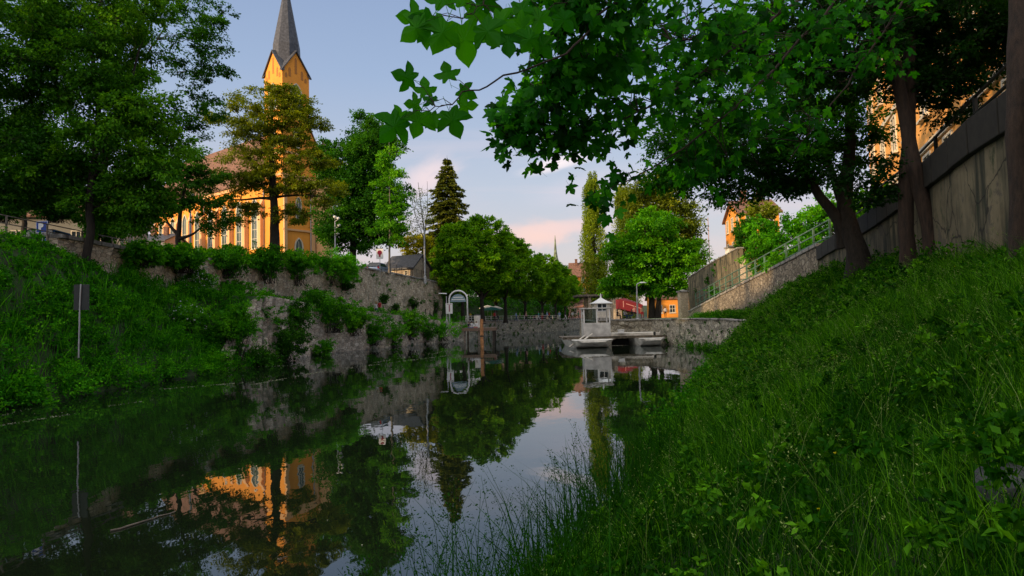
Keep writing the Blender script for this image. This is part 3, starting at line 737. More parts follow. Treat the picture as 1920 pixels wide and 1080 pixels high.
# left: upper retaining wall, lower waterside wall
ys = list(np.arange(31,101,2.5))
wall_strip('retaining_wall', 'high rubble stone retaining wall below the church street, hung with bushes',
  [(float(ip(T_XU,y)),y,float(ip(T_ZL,y))-.6-(2 if y<45 else 0),float(ip(T_ZU,y))+.25) for y in ys], W_UP, .6, COPE, .75, .2, seed=2, rough=.10)
wall_strip('river_wall', 'low mossy stone wall rising straight from the water along the left bank',
  [(float(XL(y)),y,-1,float(min(ip(T_ZL,y)+.05, .8+max(0,y-38)*.75))) for y in np.arange(38,87,1.5)], W_LO, .5, None, seed=3, rough=.12)
wall_strip('canal_wall', 'long stone canal wall below the promenade of clipped trees',
  [(float(XL(y))+.25,y,-1,2.45) for y in (86,92,100,106,112,120,128,136,150,165,190,220)], W_QY, .5, COPE, .7, .18, seed=4, seg=.8, rough=.05)
# right: frontal quay and its return
wall_strip('quay_wall', 'mossy rubble quay wall under the bright lawn right of the raft',
  [(14.0,38,-1,2.1),(14.3,44,-1,2.2),(14.55,50,-1,2.22),(13.8,62,-1,2.22),(13.5,64,-1,2.22)], W_QY, .5, COPE, .6, .1, seed=5, rough=.07, side=-1)
wall_strip('quay_wall', 'stone quay wall behind the raft turning away towards the plaza',
  [(13.7,63.2,-1,2.2),(8.0,63.5,-1,2.2),(7.8,65,-1,2.2),(7.9,72,-1,2.25),(10.5,100,-1,2.25),(14.5,120,-1,2.25),(21,140,-1,2.25),(34,165,-1,2.25)], W_QY, .5, COPE, .6, .1, seed=6, side=-1, seg=.8)
# ramp wall: rubble foot, then rendered high wall beside the trees
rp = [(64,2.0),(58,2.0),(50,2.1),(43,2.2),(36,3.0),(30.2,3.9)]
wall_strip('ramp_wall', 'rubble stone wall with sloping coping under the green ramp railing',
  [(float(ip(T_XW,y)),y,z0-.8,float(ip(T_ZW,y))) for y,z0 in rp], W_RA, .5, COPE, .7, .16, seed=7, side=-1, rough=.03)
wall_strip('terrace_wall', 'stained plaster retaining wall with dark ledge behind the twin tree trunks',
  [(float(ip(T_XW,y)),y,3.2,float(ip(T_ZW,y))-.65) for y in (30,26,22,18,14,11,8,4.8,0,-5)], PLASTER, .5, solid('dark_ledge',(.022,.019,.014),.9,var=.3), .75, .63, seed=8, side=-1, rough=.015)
# ------------------------------------------------------------------ paints
ORANGE = stucco('orange_render', (.84,.33,.04), (.58,.21,.03), .6, .5)
PEACH = stucco('peach_band', (.74,.42,.19), (.5,.3,.14), .4, .6)
SLATE = solid('slate_roof', (.055,.058,.070), .55, var=.35, scale=3)
TILE = solid('brown_tiles', (.19,.095,.06), .85, var=.4, scale=3, bump=.5)
TRIMW = solid('pale_trim', (.62,.55,.42), .8)
GLASS = glassmat('window_glass'); GLASSG = glassmat('church_glass', (.06,.09,.08), .25)
GREYW = stucco('grey_render', (.36,.33,.36), (.2,.18,.18), .4, .5)
WHITE = solid('white_paint', (.72,.72,.70), .45, var=.06)
OFFW = solid('offwhite_weathered', (.66,.62,.54), .7, var=.25, scale=2.5)
STEEL = solid('galvanised', (.42,.43,.44), .4, .6)
DARKM = solid('dark_metal', (.02,.022,.02), .5, .3)
GREENM = solid('green_railing_paint', (.11,.20,.145), .5, .1, var=.3)
WOODO = solid('orange_post_wood', (.42,.19,.07), .8, var=.35, scale=5)
WOODG = solid('grey_planks', (.16,.13,.10), .85, var=.4, scale=4)
WOODD = solid('dark_wood', (.04,.03,.022), .85, var=.3)
REDC = solid('red_canvas', (.20,.012,.022), .7); TEALC = solid('teal_canvas', (.03,.22,.17), .7)
def paint(name, col, rough=.4): return solid(name, col, rough, var=.08)

# ------------------------------------------------------------------ shapes shared by buildings
def wall_frame(origin, ux, nrm):
    """returns f(u,v,w): u along the wall, v up, w outward"""
    o = np.array(origin,float); ux = np.array(ux,float); n = np.array(nrm,float)
    return lambda u,v,w=0: o+ux*u+np.array([0,0,1.])*v+n*w
def gothic(w, h, n=6):
    """pointed arch outline (u,v), base centre at the origin"""
    pts = [(-w/2,0),(w/2,0)]; hs = h-w*.9
    for i in range(n+1):
        a = i/n*rad(60); pts.append((-w/2+w*math.cos(a)*1.0, hs+w*math.sin(a)*1.04))
    top = pts[-1]
    left = [(-x,y) for x,y in pts[2:-1]][::-1]
    return pts+left
def rect(w, h): return [(-w/2,0),(w/2,0),(w/2,h),(-w/2,h)]
def window(parent, f, u, v, outline, fw=.14, frame_m=None, glass_m=None, bars=(1,2), name='window', dep=.06, sill=False):
    """frame ring proud of the wall with the pane as its child"""
    frame_m = frame_m or TRIMW; glass_m = glass_m or GLASS
    pl = np.array(outline); c = pl.mean(0); b = MB(); n = len(pl)
    ext = pl.max(0)-pl.min(0); sc = 1-2*fw/ext; mid = (pl.max(0)+pl.min(0))/2
    inn = (pl-mid)*sc+mid
    vv = []
    for (x,y),(xi,yi) in zip(pl,inn):
        vv += [f(u+x,v+y,.0),f(u+x,v+y,dep),f(u+xi,v+yi,dep),f(u+xi,v+yi,.012)]
    fs = []
    for i in range(n):
        j = (i+1)%n
        for k in range(3): fs.append((i*4+k,j*4+k,j*4+k+1,i*4+k+1))
    b.add(vv, fs)
    w, h = inn[:,0].max()-inn[:,0].min(), inn[:,1].max()-inn[:,1].min(); x0 = inn[:,0].min(); y0 = inn[:,1].min()
    t = min(.07, w*.08)
    for i in range(1,bars[0]+1):
        x = x0+w*i/(bars[0]+1); hh = h*(.93 if len(outline)>4 and abs(x-mid[0])<w*.2 else (.72 if len(outline)>4 else 1))
        b.bar(f(u+x,v+y0,.03), f(u+x,v+y0+hh,.03), t, .03, up=f(0,0,1)-f(0,0,0))
    for i in range(1,bars[1]+1):
        y = y0+h*i/(bars[1]+1)*(.75 if len(outline)>4 else 1)
        b.bar(f(u+x0,v+y,.032), f(u+x0+w,v+y,.032), .03, t)
    if sill: b.bar(f(u-ext[0]/2-.12,v-.06,.09), f(u+ext[0]/2+.12,v-.06,.09), .24, .11)
    fr = b.build(name, frame_m, parent)
    p = MB(); p.add([f(u+x,v+y,.016) for x,y in inn], [tuple(range(n))]); p.build('pane', glass_m, fr)
    return fr

# ------------------------------------------------------------------ church
def church():
    C = P(532,600,100); g = 8.6
    root = empty('church', 'large orange church with tall slate spire behind the trees', 'church', (C[0],C[1],g), rad(53))
    z = lambda px,py,d: ZZ(px,py,d)-g
    ze = z(532,128,100)      # tower eaves at the near corner
    X0 = np.array([0,0,0.])
    # nave: a 0..9, b 5..44
    he, hr = 18.6, 27.2
    b = MB()
    b.add([(0,5,-3),(9,5,-3),(9,44,-3),(0,44,-3),(0,5,he),(9,5,he),(9,44,he),(0,44,he),(4.5,5,hr-.25),(4.5,44,hr-.25)],
          [(0,4,7,3),(1,2,6,5),(3,7,9,6,2),(0,1,5,8,4),(0,3,2,1)])
    b.box(5.02,.0,-3,9,5,he+.01)
    b.add([(5.02,0,he+.01),(9,0,he+.01),(9,5,he+.01),(5.02,5,he+.01),(5.02,0,hr-1.2),(5.02,5,hr-1.2)],[(0,1,4),(1,2,5,4),(2,3,5)])
    b.build('nave_wall', ORANGE, root)
    r = MB()
    for s in (0,1):
        x0,x1 = (-.5,4.5) if not s else (9.5,4.5); zz0 = he-.95
        r.add([(x0,4.9 if s==0 else -.2,zz0),(x1,4.9 if s==0 else -.2,hr),(x1,44.4,hr),(x0,44.4,zz0),(x0,4.9 if s==0 else -.2,zz0+.25),(x1,4.9 if s==0 else -.2,hr+.25),(x1,44.4,hr+.25),(x0,44.4,zz0+.25)],
              [(0,1,2,3),(7,6,5,4),(0,4,5,1),(3,2,6,7),(0,3,7,4)])
    r.build('roof', TILE, root)
    # buttresses and cornice along the long wall
    for i in range(9):
        q = 5.6+i*4.7
        bt = MB(); bt.box(-.75,q-.42,-3,0.0,q+.42,13.5); bt.add([(-.75,q-.42,13.5),(0,q-.42,13.5),(0,q+.42,13.5),(-.75,q+.42,13.5),(0,q-.42,15),(0,q+.42,15)],[(0,3,2,1),(0,1,4),(3,5,2),(0,4,5,3),(1,2,5,4)])
        bt.build('buttress', PEACH, root)
    c = MB(); c.box(-.28,5.1,he-1.5,-.003,44,he-.98); c.build('cornice', PEACH, root)
    c = MB(); c.box(-.18,5.1,5.2,-.003,44,5.55); c.build('cornice', PEACH, root)
    fL = wall_frame((0,0,0),(0,1,0),(-1,0,0))
    for i in range(8):
        window(root, fL, 5.6+2.35+i*4.7, 6.6, gothic(1.9,8.6), .22, TRIMW, GLASSG, (1,3), dep=.14)
        window(root, fL, 5.6+2.35+i*4.7, 1.2, rect(1.3,2.4), .16, TRIMW, GLASS, (1,1), dep=.12)
    # right end: pilasters, portal window, round stair turret
    fR = wall_frame((0,0,0),(1,0,0),(0,-1,0))
    for a0,a1,h in ((5.1,5.7,17),(8.1,8.95,17.2),(.0,.55,16.6)):
        p = MB(); p.box(a0,-.35,-3,a1,-.004,h); p.build('pilaster', PEACH, root)
    c = MB(); c.box(-.12,-.42,17.2,9.12,-.004,17.75); c.build('cornice', PEACH, root)
    c = MB(); c.box(-.1,-.22,9.0,9.1,-.004,9.3); c.build('cornice', PEACH, root)
    window(root, fR, 6.9, 1.2, gothic(1.9,8.6), .24, TRIMW, GLASSG, (1,3), dep=.14)
    window(root, fR, 2.8, 2.0, gothic(1.6,6.0), .2, TRIMW, GLASSG, (1,2), dep=.14)
    window(root, fR, 2.8, 11, gothic(1.1,3.6), .16, TRIMW, GLASSG, (1,1), dep=.12)
    window(root, fR, 6.9, 12, gothic(1.1,3.6), .16, TRIMW, GLASSG, (1,1), dep=.12)
    # tower
    t = MB(); t.box(.003,.003,-3,5,5,ze); 
    gh = 3.3
    for (A,B,n) in (((0,0),(5,0),(0,-1)),((0,0),(0,5),(-1,0)),((5,0),(5,5),(1,0)),((0,5),(5,5),(0,1))):
        A = np.array([*A,ze],float); B = np.array([*B,ze],float); M = (A+B)/2+[0,0,gh]
        inn = -np.array([n[0],n[1],0.])*.5
        t.extr([A+.003,B+.003,M+.003], inn)
    t.build('tower', ORANGE, root)
    for zz in (ze-7.2, ze-13.5, 17.8):
        c = MB(); c.box(-.16,-.16,zz,5.16,5.16,zz+.34); c.build('cornice', PEACH, root)
    # stepped arches under the gables, belfry windows and quatrefoils
    for f in (wall_frame((0,0,0),(0,1,0),(-1,0,0)), wall_frame((0,0,0),(1,0,0),(0,-1,0))):
        window(root, f, 2.5, ze-6.3, gothic(2.3,4.6), .2, TRIMW, GLASSG, (1,1), name='belfry_window', dep=.12)
        sl_ = MB()
        for u,v,h in ((2.5,ze-.2,2.7),(1.35,ze-.9,1.5),(3.65,ze-.9,1.5),(.7,ze-1.2,.8),(4.3,ze-1.2,.8)):
            o2 = gothic(.42,h,4); sl_.extr([f(u+x,v+y,.0) for x,y in o2], f(0,0,.03)-f(0,0,0))
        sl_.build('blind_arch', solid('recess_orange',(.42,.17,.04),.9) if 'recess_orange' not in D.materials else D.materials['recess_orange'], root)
    window(root, wall_frame((0,0,0),(0,1,0),(-1,0,0)), 2.5, ze-12.4, gothic(1.2,3.6), .16, TRIMW, GLASSG, (1,1), name='belfry_window', dep=.1)
    window(root, wall_frame((0,0,0),(1,0,0),(0,-1,0)), 2.5, ze-12.4, gothic(1.2,3.6), .16, TRIMW, GLASSG, (1,1), name='belfry_window', dep=.1)
    # gable roofs and octagonal spire
    s = MB()
    for (A,B,n) in (((0,0),(5,0),(0,-1)),((0,0),(0,5),(-1,0)),((5,0),(5,5),(1,0)),((0,5),(5,5),(0,1))):
        A = np.array([*A,ze],float); B = np.array([*B,ze],float); M = (A+B)/2+[0,0,gh+.15]; n3 = np.array([*n,0.]); cc = np.array([2.5,2.5,ze+gh+.6])
        dA = (A-B)/5*.28; dz = np.array([0,0,-.45])
        A1 = A+n3*.3+dA+dz; B1 = B+n3*.3-dA+dz; M1 = M+n3*.3; inn = -n3*1.9
        for E in (A1,B1):
            q = [E, M1, M1+inn+[0,0,.4], E+inn*.3+[0,0,.2]]
            up = np.array([0,0,.22]); s.add([*q, *[w_+up for w_ in q]], [(0,1,2,3),(7,6,5,4),(0,4,5,1),(1,5,6,2),(2,6,7,3),(3,7,4,0)])
    s.build('gable_roof', SLATE, root)
    top = ze + 16.8
    sp = MB(); ring = []
    for zz,r_ in ((ze-.3,2.62),(ze+2.2,2.2),(ze+5,2.1)):
        ring.append([(2.5+r_*math.cos(PI/8+i*PI/4)*1.03, 2.5+r_*math.sin(PI/8+i*PI/4)*1.03, zz) for i in range(8)])
    v = [p for q in ring for p in q]+[(2.5,2.5,top)]
    fs = [(j*8+i,j*8+(i+1)%8,(j+1)*8+(i+1)%8,(j+1)*8+i) for j in range(2) for i in range(8)]+[(16+i,16+(i+1)%8,24) for i in range(8)]
    sp.add(v, fs); sp.build('spire', SLATE, root)
    fn = MB(); fn.tube([(2.5,2.5,top-.6),(2.5,2.5,top+1.6)],[.06,.04],6); fn.lathe([(.05,0),(.22,.12),(.22,.3),(.05,.42)],(2.5,2.5,top+.2),10); fn.box(2.1,2.46,top+1.1,2.9,2.54,top+1.2); fn.build('finial', DARKM, root)
    for x_,y_ in ((-.12,5.25),(-.12,24.3),(5.0,-.14),(9.05,-.1)):
        dp_ = MB(); dp_.tube([(x_,y_,-1),(x_,y_,he-1.0)],[.09,.09],8); dp_.build('drain_pipe', STEEL, root)
    # round stair turret at the right end
    tt = MB(); tt.lathe([(1.45,-3),(1.45,19.6),(1.6,19.8),(1.6,20.3)],(7.4,-.4,0),16); tt.build('stair_turret', PEACH, root, smooth=False)
    tc_ = MB(); tc_.lathe([(1.75,20.32),(1.2,22.0),(.5,23.6),(.03,24.8)],(7.4,-.4,0),16); tc_.build('turret_roof', TILE, root)
    f2 = wall_frame((7.4,-1.85,0),(1,0,0),(0,-1,0))
    window(root, f2, 0, 14.5, gothic(.6,2.6), .1, TRIMW, GLASSG, (0,1), name='slit_window', dep=.08)
    # low porch annex in front (orange, pale roof)
    an = MB(); an.box(-3.2,7,-3,-.76,10,3.0); an.build('porch', ORANGE, root)
    an = MB(); an.add([(-3.5,6.8,3.0),(-.76,6.8,4.1),(-.76,10.2,4.1),(-3.5,10.2,3.0),(-3.5,6.8,3.15),(-.76,6.8,4.25),(-.76,10.2,4.25),(-3.5,10.2,3.15)],[(0,1,2,3),(7,6,5,4),(0,4,5,1),(3,2,6,7),(0,3,7,4)]); an.build('porch_roof', GREYW, root)
    return root
church()

# ------------------------------------------------------------------ ordinary houses
def house(name, label, cat, ox, oy, rz, w, d, z0, he, hr, wallm, roofm, nwin=(4,3), ww=1.1, wh=1.7, group=None, sides=(0,), first=1.6, storey=3.1, base=3, chim=True, bands=False, hip=0):
    """gabled house: local x along the front (0..w), local y back (0..d), front faces -y"""
    root = empty(name, label, cat, (ox,oy,z0), rz, group)
    b = MB(); b.add([(0,0,-base),(w,0,-base),(w,d,-base),(0,d,-base),(0,0,he),(w,0,he),(w,d,he),(0,d,he),(hip,d/2,hr-.2),(w-hip,d/2,hr-.2)],
      [(0,1,5,4),(2,3,7,6),(1,2,6,9,5),(3,0,4,8,7)]); b.build('wall', wallm, root)
    r = MB(); e_ = .45; k = (hr-he)/(d/2)*e_
    for y0,s in ((-e_,1),(d+e_,-1)):
        q = [(-.35,y0,he-k),(w+.35,y0,he-k),(w+.35-hip,d/2,hr),(-.35+hip,d/2,hr)]
        q2 = [(a,b_,c+.22) for a,b_,c in q]
        r.add(q+q2, [(0,3,2,1),(4,5,6,7),(0,1,5,4),(1,2,6,5),(2,3,7,6),(3,0,4,7)])
    if hip:
        for x0,x1 in ((-.35,hip),(w+.35,w-hip)):
            r.add([(x0,-e_,he-k+.21),(x0,d+e_,he-k+.21),(x1,d/2,hr+.21),(x0,-e_,he-k+.0),(x0,d+e_,he-k+.0)],[(0,1,2),(0,3,4,1)])
    ro = r.build('roof', roofm, root)
    if chim:
        for x in (w*.27,w*.72):
            c = MB(); c.box(x-.35,d*.36,he+.5,x+.35,d*.36+.6,hr+1.1); c.box(x-.42,d*.36-.07,hr+1.1,x+.42,d*.36+.67,hr+1.25); c.build('chimney', TILE, ro)
    fr = [wall_frame((0,0,0),(1,0,0),(0,-1,0)), wall_frame((w,0,0),(0,1,0),(1,0,0)), wall_frame((w,d,0),(-1,0,0),(0,1,0)), wall_frame((0,d,0),(0,-1,0),(-1,0,0))]
    for s in sides:
        Ls = w if s%2==0 else d; nc = nwin[0] if s%2==0 else max(1,int(nwin[0]*d/w))
        for i in range(nc):
            for j in range(nwin[1]):
                window(root, fr[s], Ls*(i+.5)/nc, first+j*storey, rect(ww,wh), .12, TRIMW, GLASS, (1,1), dep=.07, sill=True)
        if bands:
            c = MB()
            for j in range(1,nwin[1]+1):
                f = fr[s]; z_ = j*storey-.05
                if z_ < he-.3: c.bar(f(0,z_,.06), f(Ls,z_,.06), .12, .28)
            if c.n: c.build('string_course', TRIMW, root)
    return root
# grey building joining the church on the left
q = P(242,600,104)
house('grey_house', 'plain grey lavender building beside the left end of the church', 'house', q[0]-.3,q[1]+2, rad(0), 4.9,8, 8.5, 8.7, 10.2, GREYW, SLATE, (1,2), sides=(0,))
q = P(-60,600,70)
house('pale_house', 'pale house half hidden by the leftmost big tree', 'house', q[0],q[1], rad(12), 15,9, 7.5, 8.2, 12, stucco('pale_render',(.22,.21,.18),(.14,.13,.10),.5,.5), TILE, (5,2), sides=(0,1))
# right-hand orange town house above the terrace wall
d_ = np.array([.36,.93]); A_ = np.array([11.7,10.6]); ang = math.atan2(-d_[1],-d_[0])
A2 = A_+d_*33.5
house('town_house', 'sunlit orange town house with white windows above the terrace railing on the right', 'house', A2[0],A2[1], ang, 33.5,11, 6.05, 11.5, 16, stucco('ochre_render',(.84,.40,.09),(.62,.27,.06),.4,.5), TILE, (10,3), ww=1.3, wh=2.0, first=1.3, storey=3.6, sides=(0,3), bands=True)
q = P(1396,600,78)
house('orange_house', 'small orange house above the climbing greenery on the right', 'house', q[0],q[1], rad(-6), 4.6,8, 5.5, 9.5, 11.5, ORANGE, TILE, (2,3), sides=(0,3), base=4)
q = P(1083,600,190)
house('far_house', 'narrow far orange house glimpsed beside the tall poplar', 'house', q[0]-1.5,q[1], rad(0), 7,8, 2.3, 13, 17, ORANGE, TILE, (3,4), sides=(0,))
q = P(1060,600,172)
house('far_house', 'long salmon coloured low house at the end of the promenade', 'house', q[0],q[1]+10, rad(4), 17,8, 2.3, 5, 7.5, stucco('salmon_render',(.62,.33,.24),(.4,.2,.15),.3,.6), TILE, (7,1), sides=(0,))
q = P(930,600,176)
house('far_house', 'grey house seen between the promenade tree trunks', 'house', q[0]-4,q[1]+4, rad(-14), 20,8, 2.3, 6.5, 9.5, stucco('greygreen_render',(.26,.27,.24),(.2,.2,.17),.3,.6), TILE, (8,2), sides=(0,))
q = P(1225,600,120)
house('low_pavilion', 'low orange pavilion behind the chestnut trunk', 'house', q[0],q[1], rad(-3), 12,7, 2.3, 3.6, 5.2, ORANGE, TILE, (5,1), first=.9, wh=1.5, sides=(0,), chim=False)
# unseen houses added on the left to keep the evening sun off the river
pd = np.array([-.629,.777]); td = np.array([-.777,-.629])
off_ = -26
for i,(w_,h_,col,lb) in enumerate(((14,17.5,(.42,.40,.36),'stone coloured'),(15,17.8,(.5,.42,.3),'cream'),(16,18.8,(.52,.38,.25),'sandstone'),(15,17.2,(.45,.42,.38),'grey'),(16,18.5,(.5,.45,.36),'beige'),(17,17.6,(.45,.33,.24),'brown'))):
    o_ = pd*off_+td*55; off_ += w_+.05
    if i > 3: h_ += 5.5
    house('shading_house', f'{lb} four storey house added outside the frame to shade the river', 'house', o_[0],o_[1], rad(129), w_,11, 6.4, h_-3.6, h_, stucco('render_'+lb,col,(.3,.25,.2),.4,.5), TILE, (5,4), sides=(0,), group='houses added outside the frame for shade', base=7)

# far slender church spire
q = P(1045,600,330); rt = empty('far_spire', 'slender distant green church spire above the promenade trees', 'spire', (q[0],q[1],6))
zt = ZZ(1045,441,330)-6; zb = ZZ(1045,500,330)-6
b = MB(); b.box(-3,-3,-8,3,3,zb-6); b.build('tower', OFFW, rt)
b = MB(); b.lathe([(4.2,zb-6),(3.0,zb-3),(1.4,zb),(1.8,zb+2.2),(1.2,zb+4.5),(.7,zb+8),(.35,zt-3),(.08,zt)],(0,0,0),8); b.build('spire', solid('copper_green',(.16,.20,.11),.7,var=.4,scale=1), rt)
# thin tall mast
q = P(1335,600,150); rt = empty('mast', 'thin tall reddish mast standing against the sky', 'mast', (q[0],q[1],2.3))
zt = ZZ(1335,408,150)-2.3; b = MB(); b.tube([(0,0,-3),(0,0,zt)],[.16,.09],8); b.build('pole', solid('mast_red',(.38,.24,.22),.5), rt)
b = MB(); b.box(-.35,-.35,-1,.35,.35,.5); b.build('base', OFFW, rt)

# ------------------------------------------------------------------ railings
def railing(name, label, pts, h, mat, step, rails=(.33,.66,1.), pw=.05, group=None, panel=None, cat='railing'):
    p = np.array(pts,float); d = np.concatenate([[0],np.cumsum(np.linalg.norm(np.diff(p,axis=0),axis=1))])
    n = max(2,int(d[-1]/step)+1); s = np.linspace(0,d[-1],n); q = np.column_stack([np.interp(s,d,p[:,i]) for i in range(3)])
    c = q[0].copy(); root = empty(name, label, cat, c, 0, group); hh = h if np.ndim(h) else np.full(n,h)
    if np.ndim(h): hh = np.interp(s/d[-1],[0,1],h)
    for i in range(n):
        b = MB(); b.bar(q[i]-c-[0,0,.25], q[i]-c+[0,0,hh[i]], pw); b.build('post', mat, root)
    for r_ in rails:
        b = MB()
        for i in range(n-1): b.bar(q[i]-c+[0,0,hh[i]*r_-(.02 if r_==1 else 0)], q[i+1]-c+[0,0,hh[i+1]*r_-(.02 if r_==1 else 0)], pw*.75, pw*.7)
        b.build('rail', mat, root)
    return root
xw = lambda y,o=0.0: float(ip(T_XW,y))+o
railing('ramp_railing', 'green metal railing climbing the sloping ramp wall', [(xw(y,.25),y,float(ip(T_ZW,y))+.17) for y in (64,58,50,43,36,30.5)], (1.7,1.2), GREENM, 2.1, pw=.085)
railing('terrace_railing', 'dark green railing on the high terrace wall before the orange house', [(xw(y,.3),y,float(ip(T_ZW,y))+.02) for y in (29.8,25,20,15,11,8,4)], 1.15, DARKM, 3.1, pw=.07)
railing('street_railing', 'old thin metal railing along the left street above the overgrown slope', [(float(ip(T_XU,y))-.1,y,float(ip(T_ZU,y))+.1) for y in (18,24,30,36,43,50)], .75, solid('rail_rust',(.16,.13,.10),.7,var=.4), 2.4, rails=(1.,.5), pw=.06)
railing('wall_fence', 'dark mesh fence on the end of the high stone wall', [(float(ip(T_XU,y))-.35,y,float(ip(T_ZU,y))+.45) for y in (80,88,96,100)], 1.2, DARKM, 1.6, rails=(1.,.85,.7,.55,.4,.25), pw=.04)
railing('promenade_railing', 'low pale railing along the promenade edge above the canal wall', [(float(XL(y))-.45,y,2.6) for y in (94,104,112,124,136)], .75, OFFW, 2.4, rails=(1.,.5), pw=.09)

# garden wall with pillars behind the ramp
wall_strip('garden_wall', 'old plastered garden wall with sloping top behind the ramp railing',
   [(P(1300,600,68)[0],68,1.8,ZZ(1300,522,68)),(P(1345,600,60)[0],60,1.8,ZZ(1345,494,60)),(P(1398,600,53)[0],53,2.4,ZZ(1398,466,53))], PLASTER, .4, COPE, .6, .12, seed=12, side=-1, rough=.02)
def pillar(px, yt, yb, d, w, label, mat=None, cap=True, name='stone_pillar', group=None):
    q = P(px,yb,d); rt = empty(name, label, 'pillar', q, rad(8), group); h = ZZ(px,yt,d)-q[2]
    b = MB(); b.box(-w/2,-w/2,-1.2,w/2,w/2,h); b.build('shaft', mat or OFFW, rt, bevel=.02)
    if cap:
        b = MB(); b.box(-w/2-.08,-w/2-.08,h+.003,w/2+.08,w/2+.08,h+.14); b.add([(-w/2,-w/2,h+.14),(w/2,-w/2,h+.14),(w/2,w/2,h+.14),(-w/2,w/2,h+.14),(0,0,h+.3)],[(0,1,4),(1,2,4),(2,3,4),(3,0,4),(0,3,2,1)]); b.build('cap', COPE, rt)
BRICKP = stonemat('pale_brick', [(.42,.33,.22),(.52,.42,.30),(.35,.27,.18)], (.3,.26,.2), scale=3.2, squash=2.5, moss=.05, bump=.3)
pillar(1372,466,500,57,.75,'round capped pale pillar at the top of the garden wall', OFFW)
pillar(1404,486,560,51,.85,'tall weathered stone pier rising behind the ramp railing', BRICKP, cap=False)
pillar(1282,548,592,66,.85,'square sandy brick gate pillar beside the foot of the ramp', BRICKP)
pillar(1158,557,594,100,1.1,'sandy brick pillar beside the dark red tent', BRICKP)

# pergola with flat roof
q = P(1100,600,113); rt = empty('pergola', 'flat roofed pergola on square pillars behind the white cabin', 'pergola', (q[0],q[1],2.3), rad(4))
zt = ZZ(1110,551,110)-2.3
for x in (.6,4.6):
    b = MB(); b.box(x-.27,-.27,-.2,x+.27,.27,zt-.35); b.build('pillar', BRICKP, rt)
    b = MB(); b.box(x-.27,3.4,-.2,x+.27,3.94,zt-.35); b.build('pillar', BRICKP, rt)
b = MB(); b.box(-1.6,-.9,zt-.34,6.0,4.6,zt); b.build('roof', WOODG, rt)
b = MB()
for i in range(9): b.box(-1.3+i*.9,-1.1,zt-.5,-1.2+i*.9,4.8,zt-.345)
b.build('beam', WOODD, rt)

# stone shed with grey roof behind the big sign
q = P(724,600,96); 
house('stone_shed', 'small stone shed with pitched roof beyond the parked cars', 'shed', q[0],q[1], rad(-25), 5.0,4.4, 8.6, 2.2, 4.0, BRICKP, SLATE, (2,1), first=.9, ww=.7, wh=.8, sides=(0,), chim=False)

# ------------------------------------------------------------------ lamps, signs
def lamp(px, yt, yb, d, label, r=.055, style='globe', group='street lamps', mat=None, zbase=None):
    q = P(px,yb,d); z0 = q[2] if zbase is None else zbase; h = ZZ(px,yt,d)-z0
    rt = empty('street_lamp', label, 'street lamp', (q[0],q[1],z0), 0, group); m = mat or STEEL
    b = MB(); b.lathe([(r*2.2,-.6),(r*2.2,.35),(r*1.2,.42),(r*1.1,h*.6),(r*.75,h-.35)],(0,0,0),10); b.build('pole', m, rt)
    if style == 'globe':
        b = MB(); b.lathe([(.05,h-.35),(.20,h-.32),(.30,h-.1),(.26,h),(.06,h+.02)],(0,0,0),14); b.build('lamp_head', WHITE, rt, smooth=True)
        b = MB(); b.lathe([(.34,h+.02),(.2,h+.1),(.03,h+.14)],(0,0,0),14); b.build('lamp_cap', STEEL, rt)
    elif style == 'arm':
        b = MB(); b.tube([(0,0,h-.4),(.05,0,h-.15),(.25,0,h-.05),(.42,0,h-.03)],[r*.7,r*.7,r*.6,r*.5],8); b.build('arm', m, rt)
        b = MB(); b.lathe([(.10,0),(.34,.03),(.34,.07),(.12,.15)],(0,0,0),12)
        for i,v in enumerate(b.V): b.V[i] = (v[0]*1.25+.62, v[1]*.6, v[2]+h-.08)
        b.build('lamp_head', WHITE, rt, smooth=True)
    elif style == 'multi':
        for i,(dx,dz) in enumerate(((.45,-.1),(.55,-1.0),(.35,-2.1),(0,.1))):
            b = MB(); b.tube([(0,0,h+dz-.25),(dx*.6,0,h+dz-.12),(dx,0,h+dz)],[.03,.03,.03],6); b.lathe([(.05,-.05),(.22,.05),(.24,.2),(.05,.32)],(dx,0,h+dz),12); b.build('lamp_head', WHITE, rt, smooth=True)
    elif style == 'flat':
        b = MB(); b.tube([(0,0,h-.1),(0,0,h)],[r,r],8); b.build('joint', m, rt)
        b = MB(); b.add([(-.95,-.2,h-.02),(.05,-.2,h-.10),(.05,.2,h-.10),(-.95,.2,h-.02),(-.95,-.16,h+.07),(.05,-.16,h+.03),(.05,.16,h+.03),(-.95,.16,h+.07)],[(0,3,2,1),(4,5,6,7),(0,1,5,4),(1,2,6,5),(2,3,7,6),(3,0,4,7)]); b.build('lamp_head', WHITE, rt, bevel=.02)
    return rt
lamp(1196,530,604,66,'grey street lamp with short arm standing on the lawn behind the raft', .085, 'arm')
lamp(357,362,470,56,'grey street lamp with small white head in front of the orange church wall', .07, 'globe', zbase=8)
lamp(629,410,500,84,'pale lamp post with several white heads at the church corner', .08, 'multi', zbase=8.8)
lamp(797,422,535,90,'tall plain pale lamp post at the end of the high stone wall', .10, 'arm', zbase=8.6)
lamp(838,550,608,80,'slim lamp with flat sideways head next to the white arch', .06, 'flat', zbase=2.4)
q = P(621,600,92); rt = empty('flag_pole', 'thin pale pole close to the church right edge', 'pole', (q[0],q[1],8.6)); b = MB(); b.tube([(0,0,-1),(0,0,7.0)],[.09,.06],8); b.build('pole', OFFW, rt); b = MB(); b.lathe([(.02,7.0),(.1,7.08),(.02,7.2)],(0,0,0),8); b.build('finial', OFFW, rt)

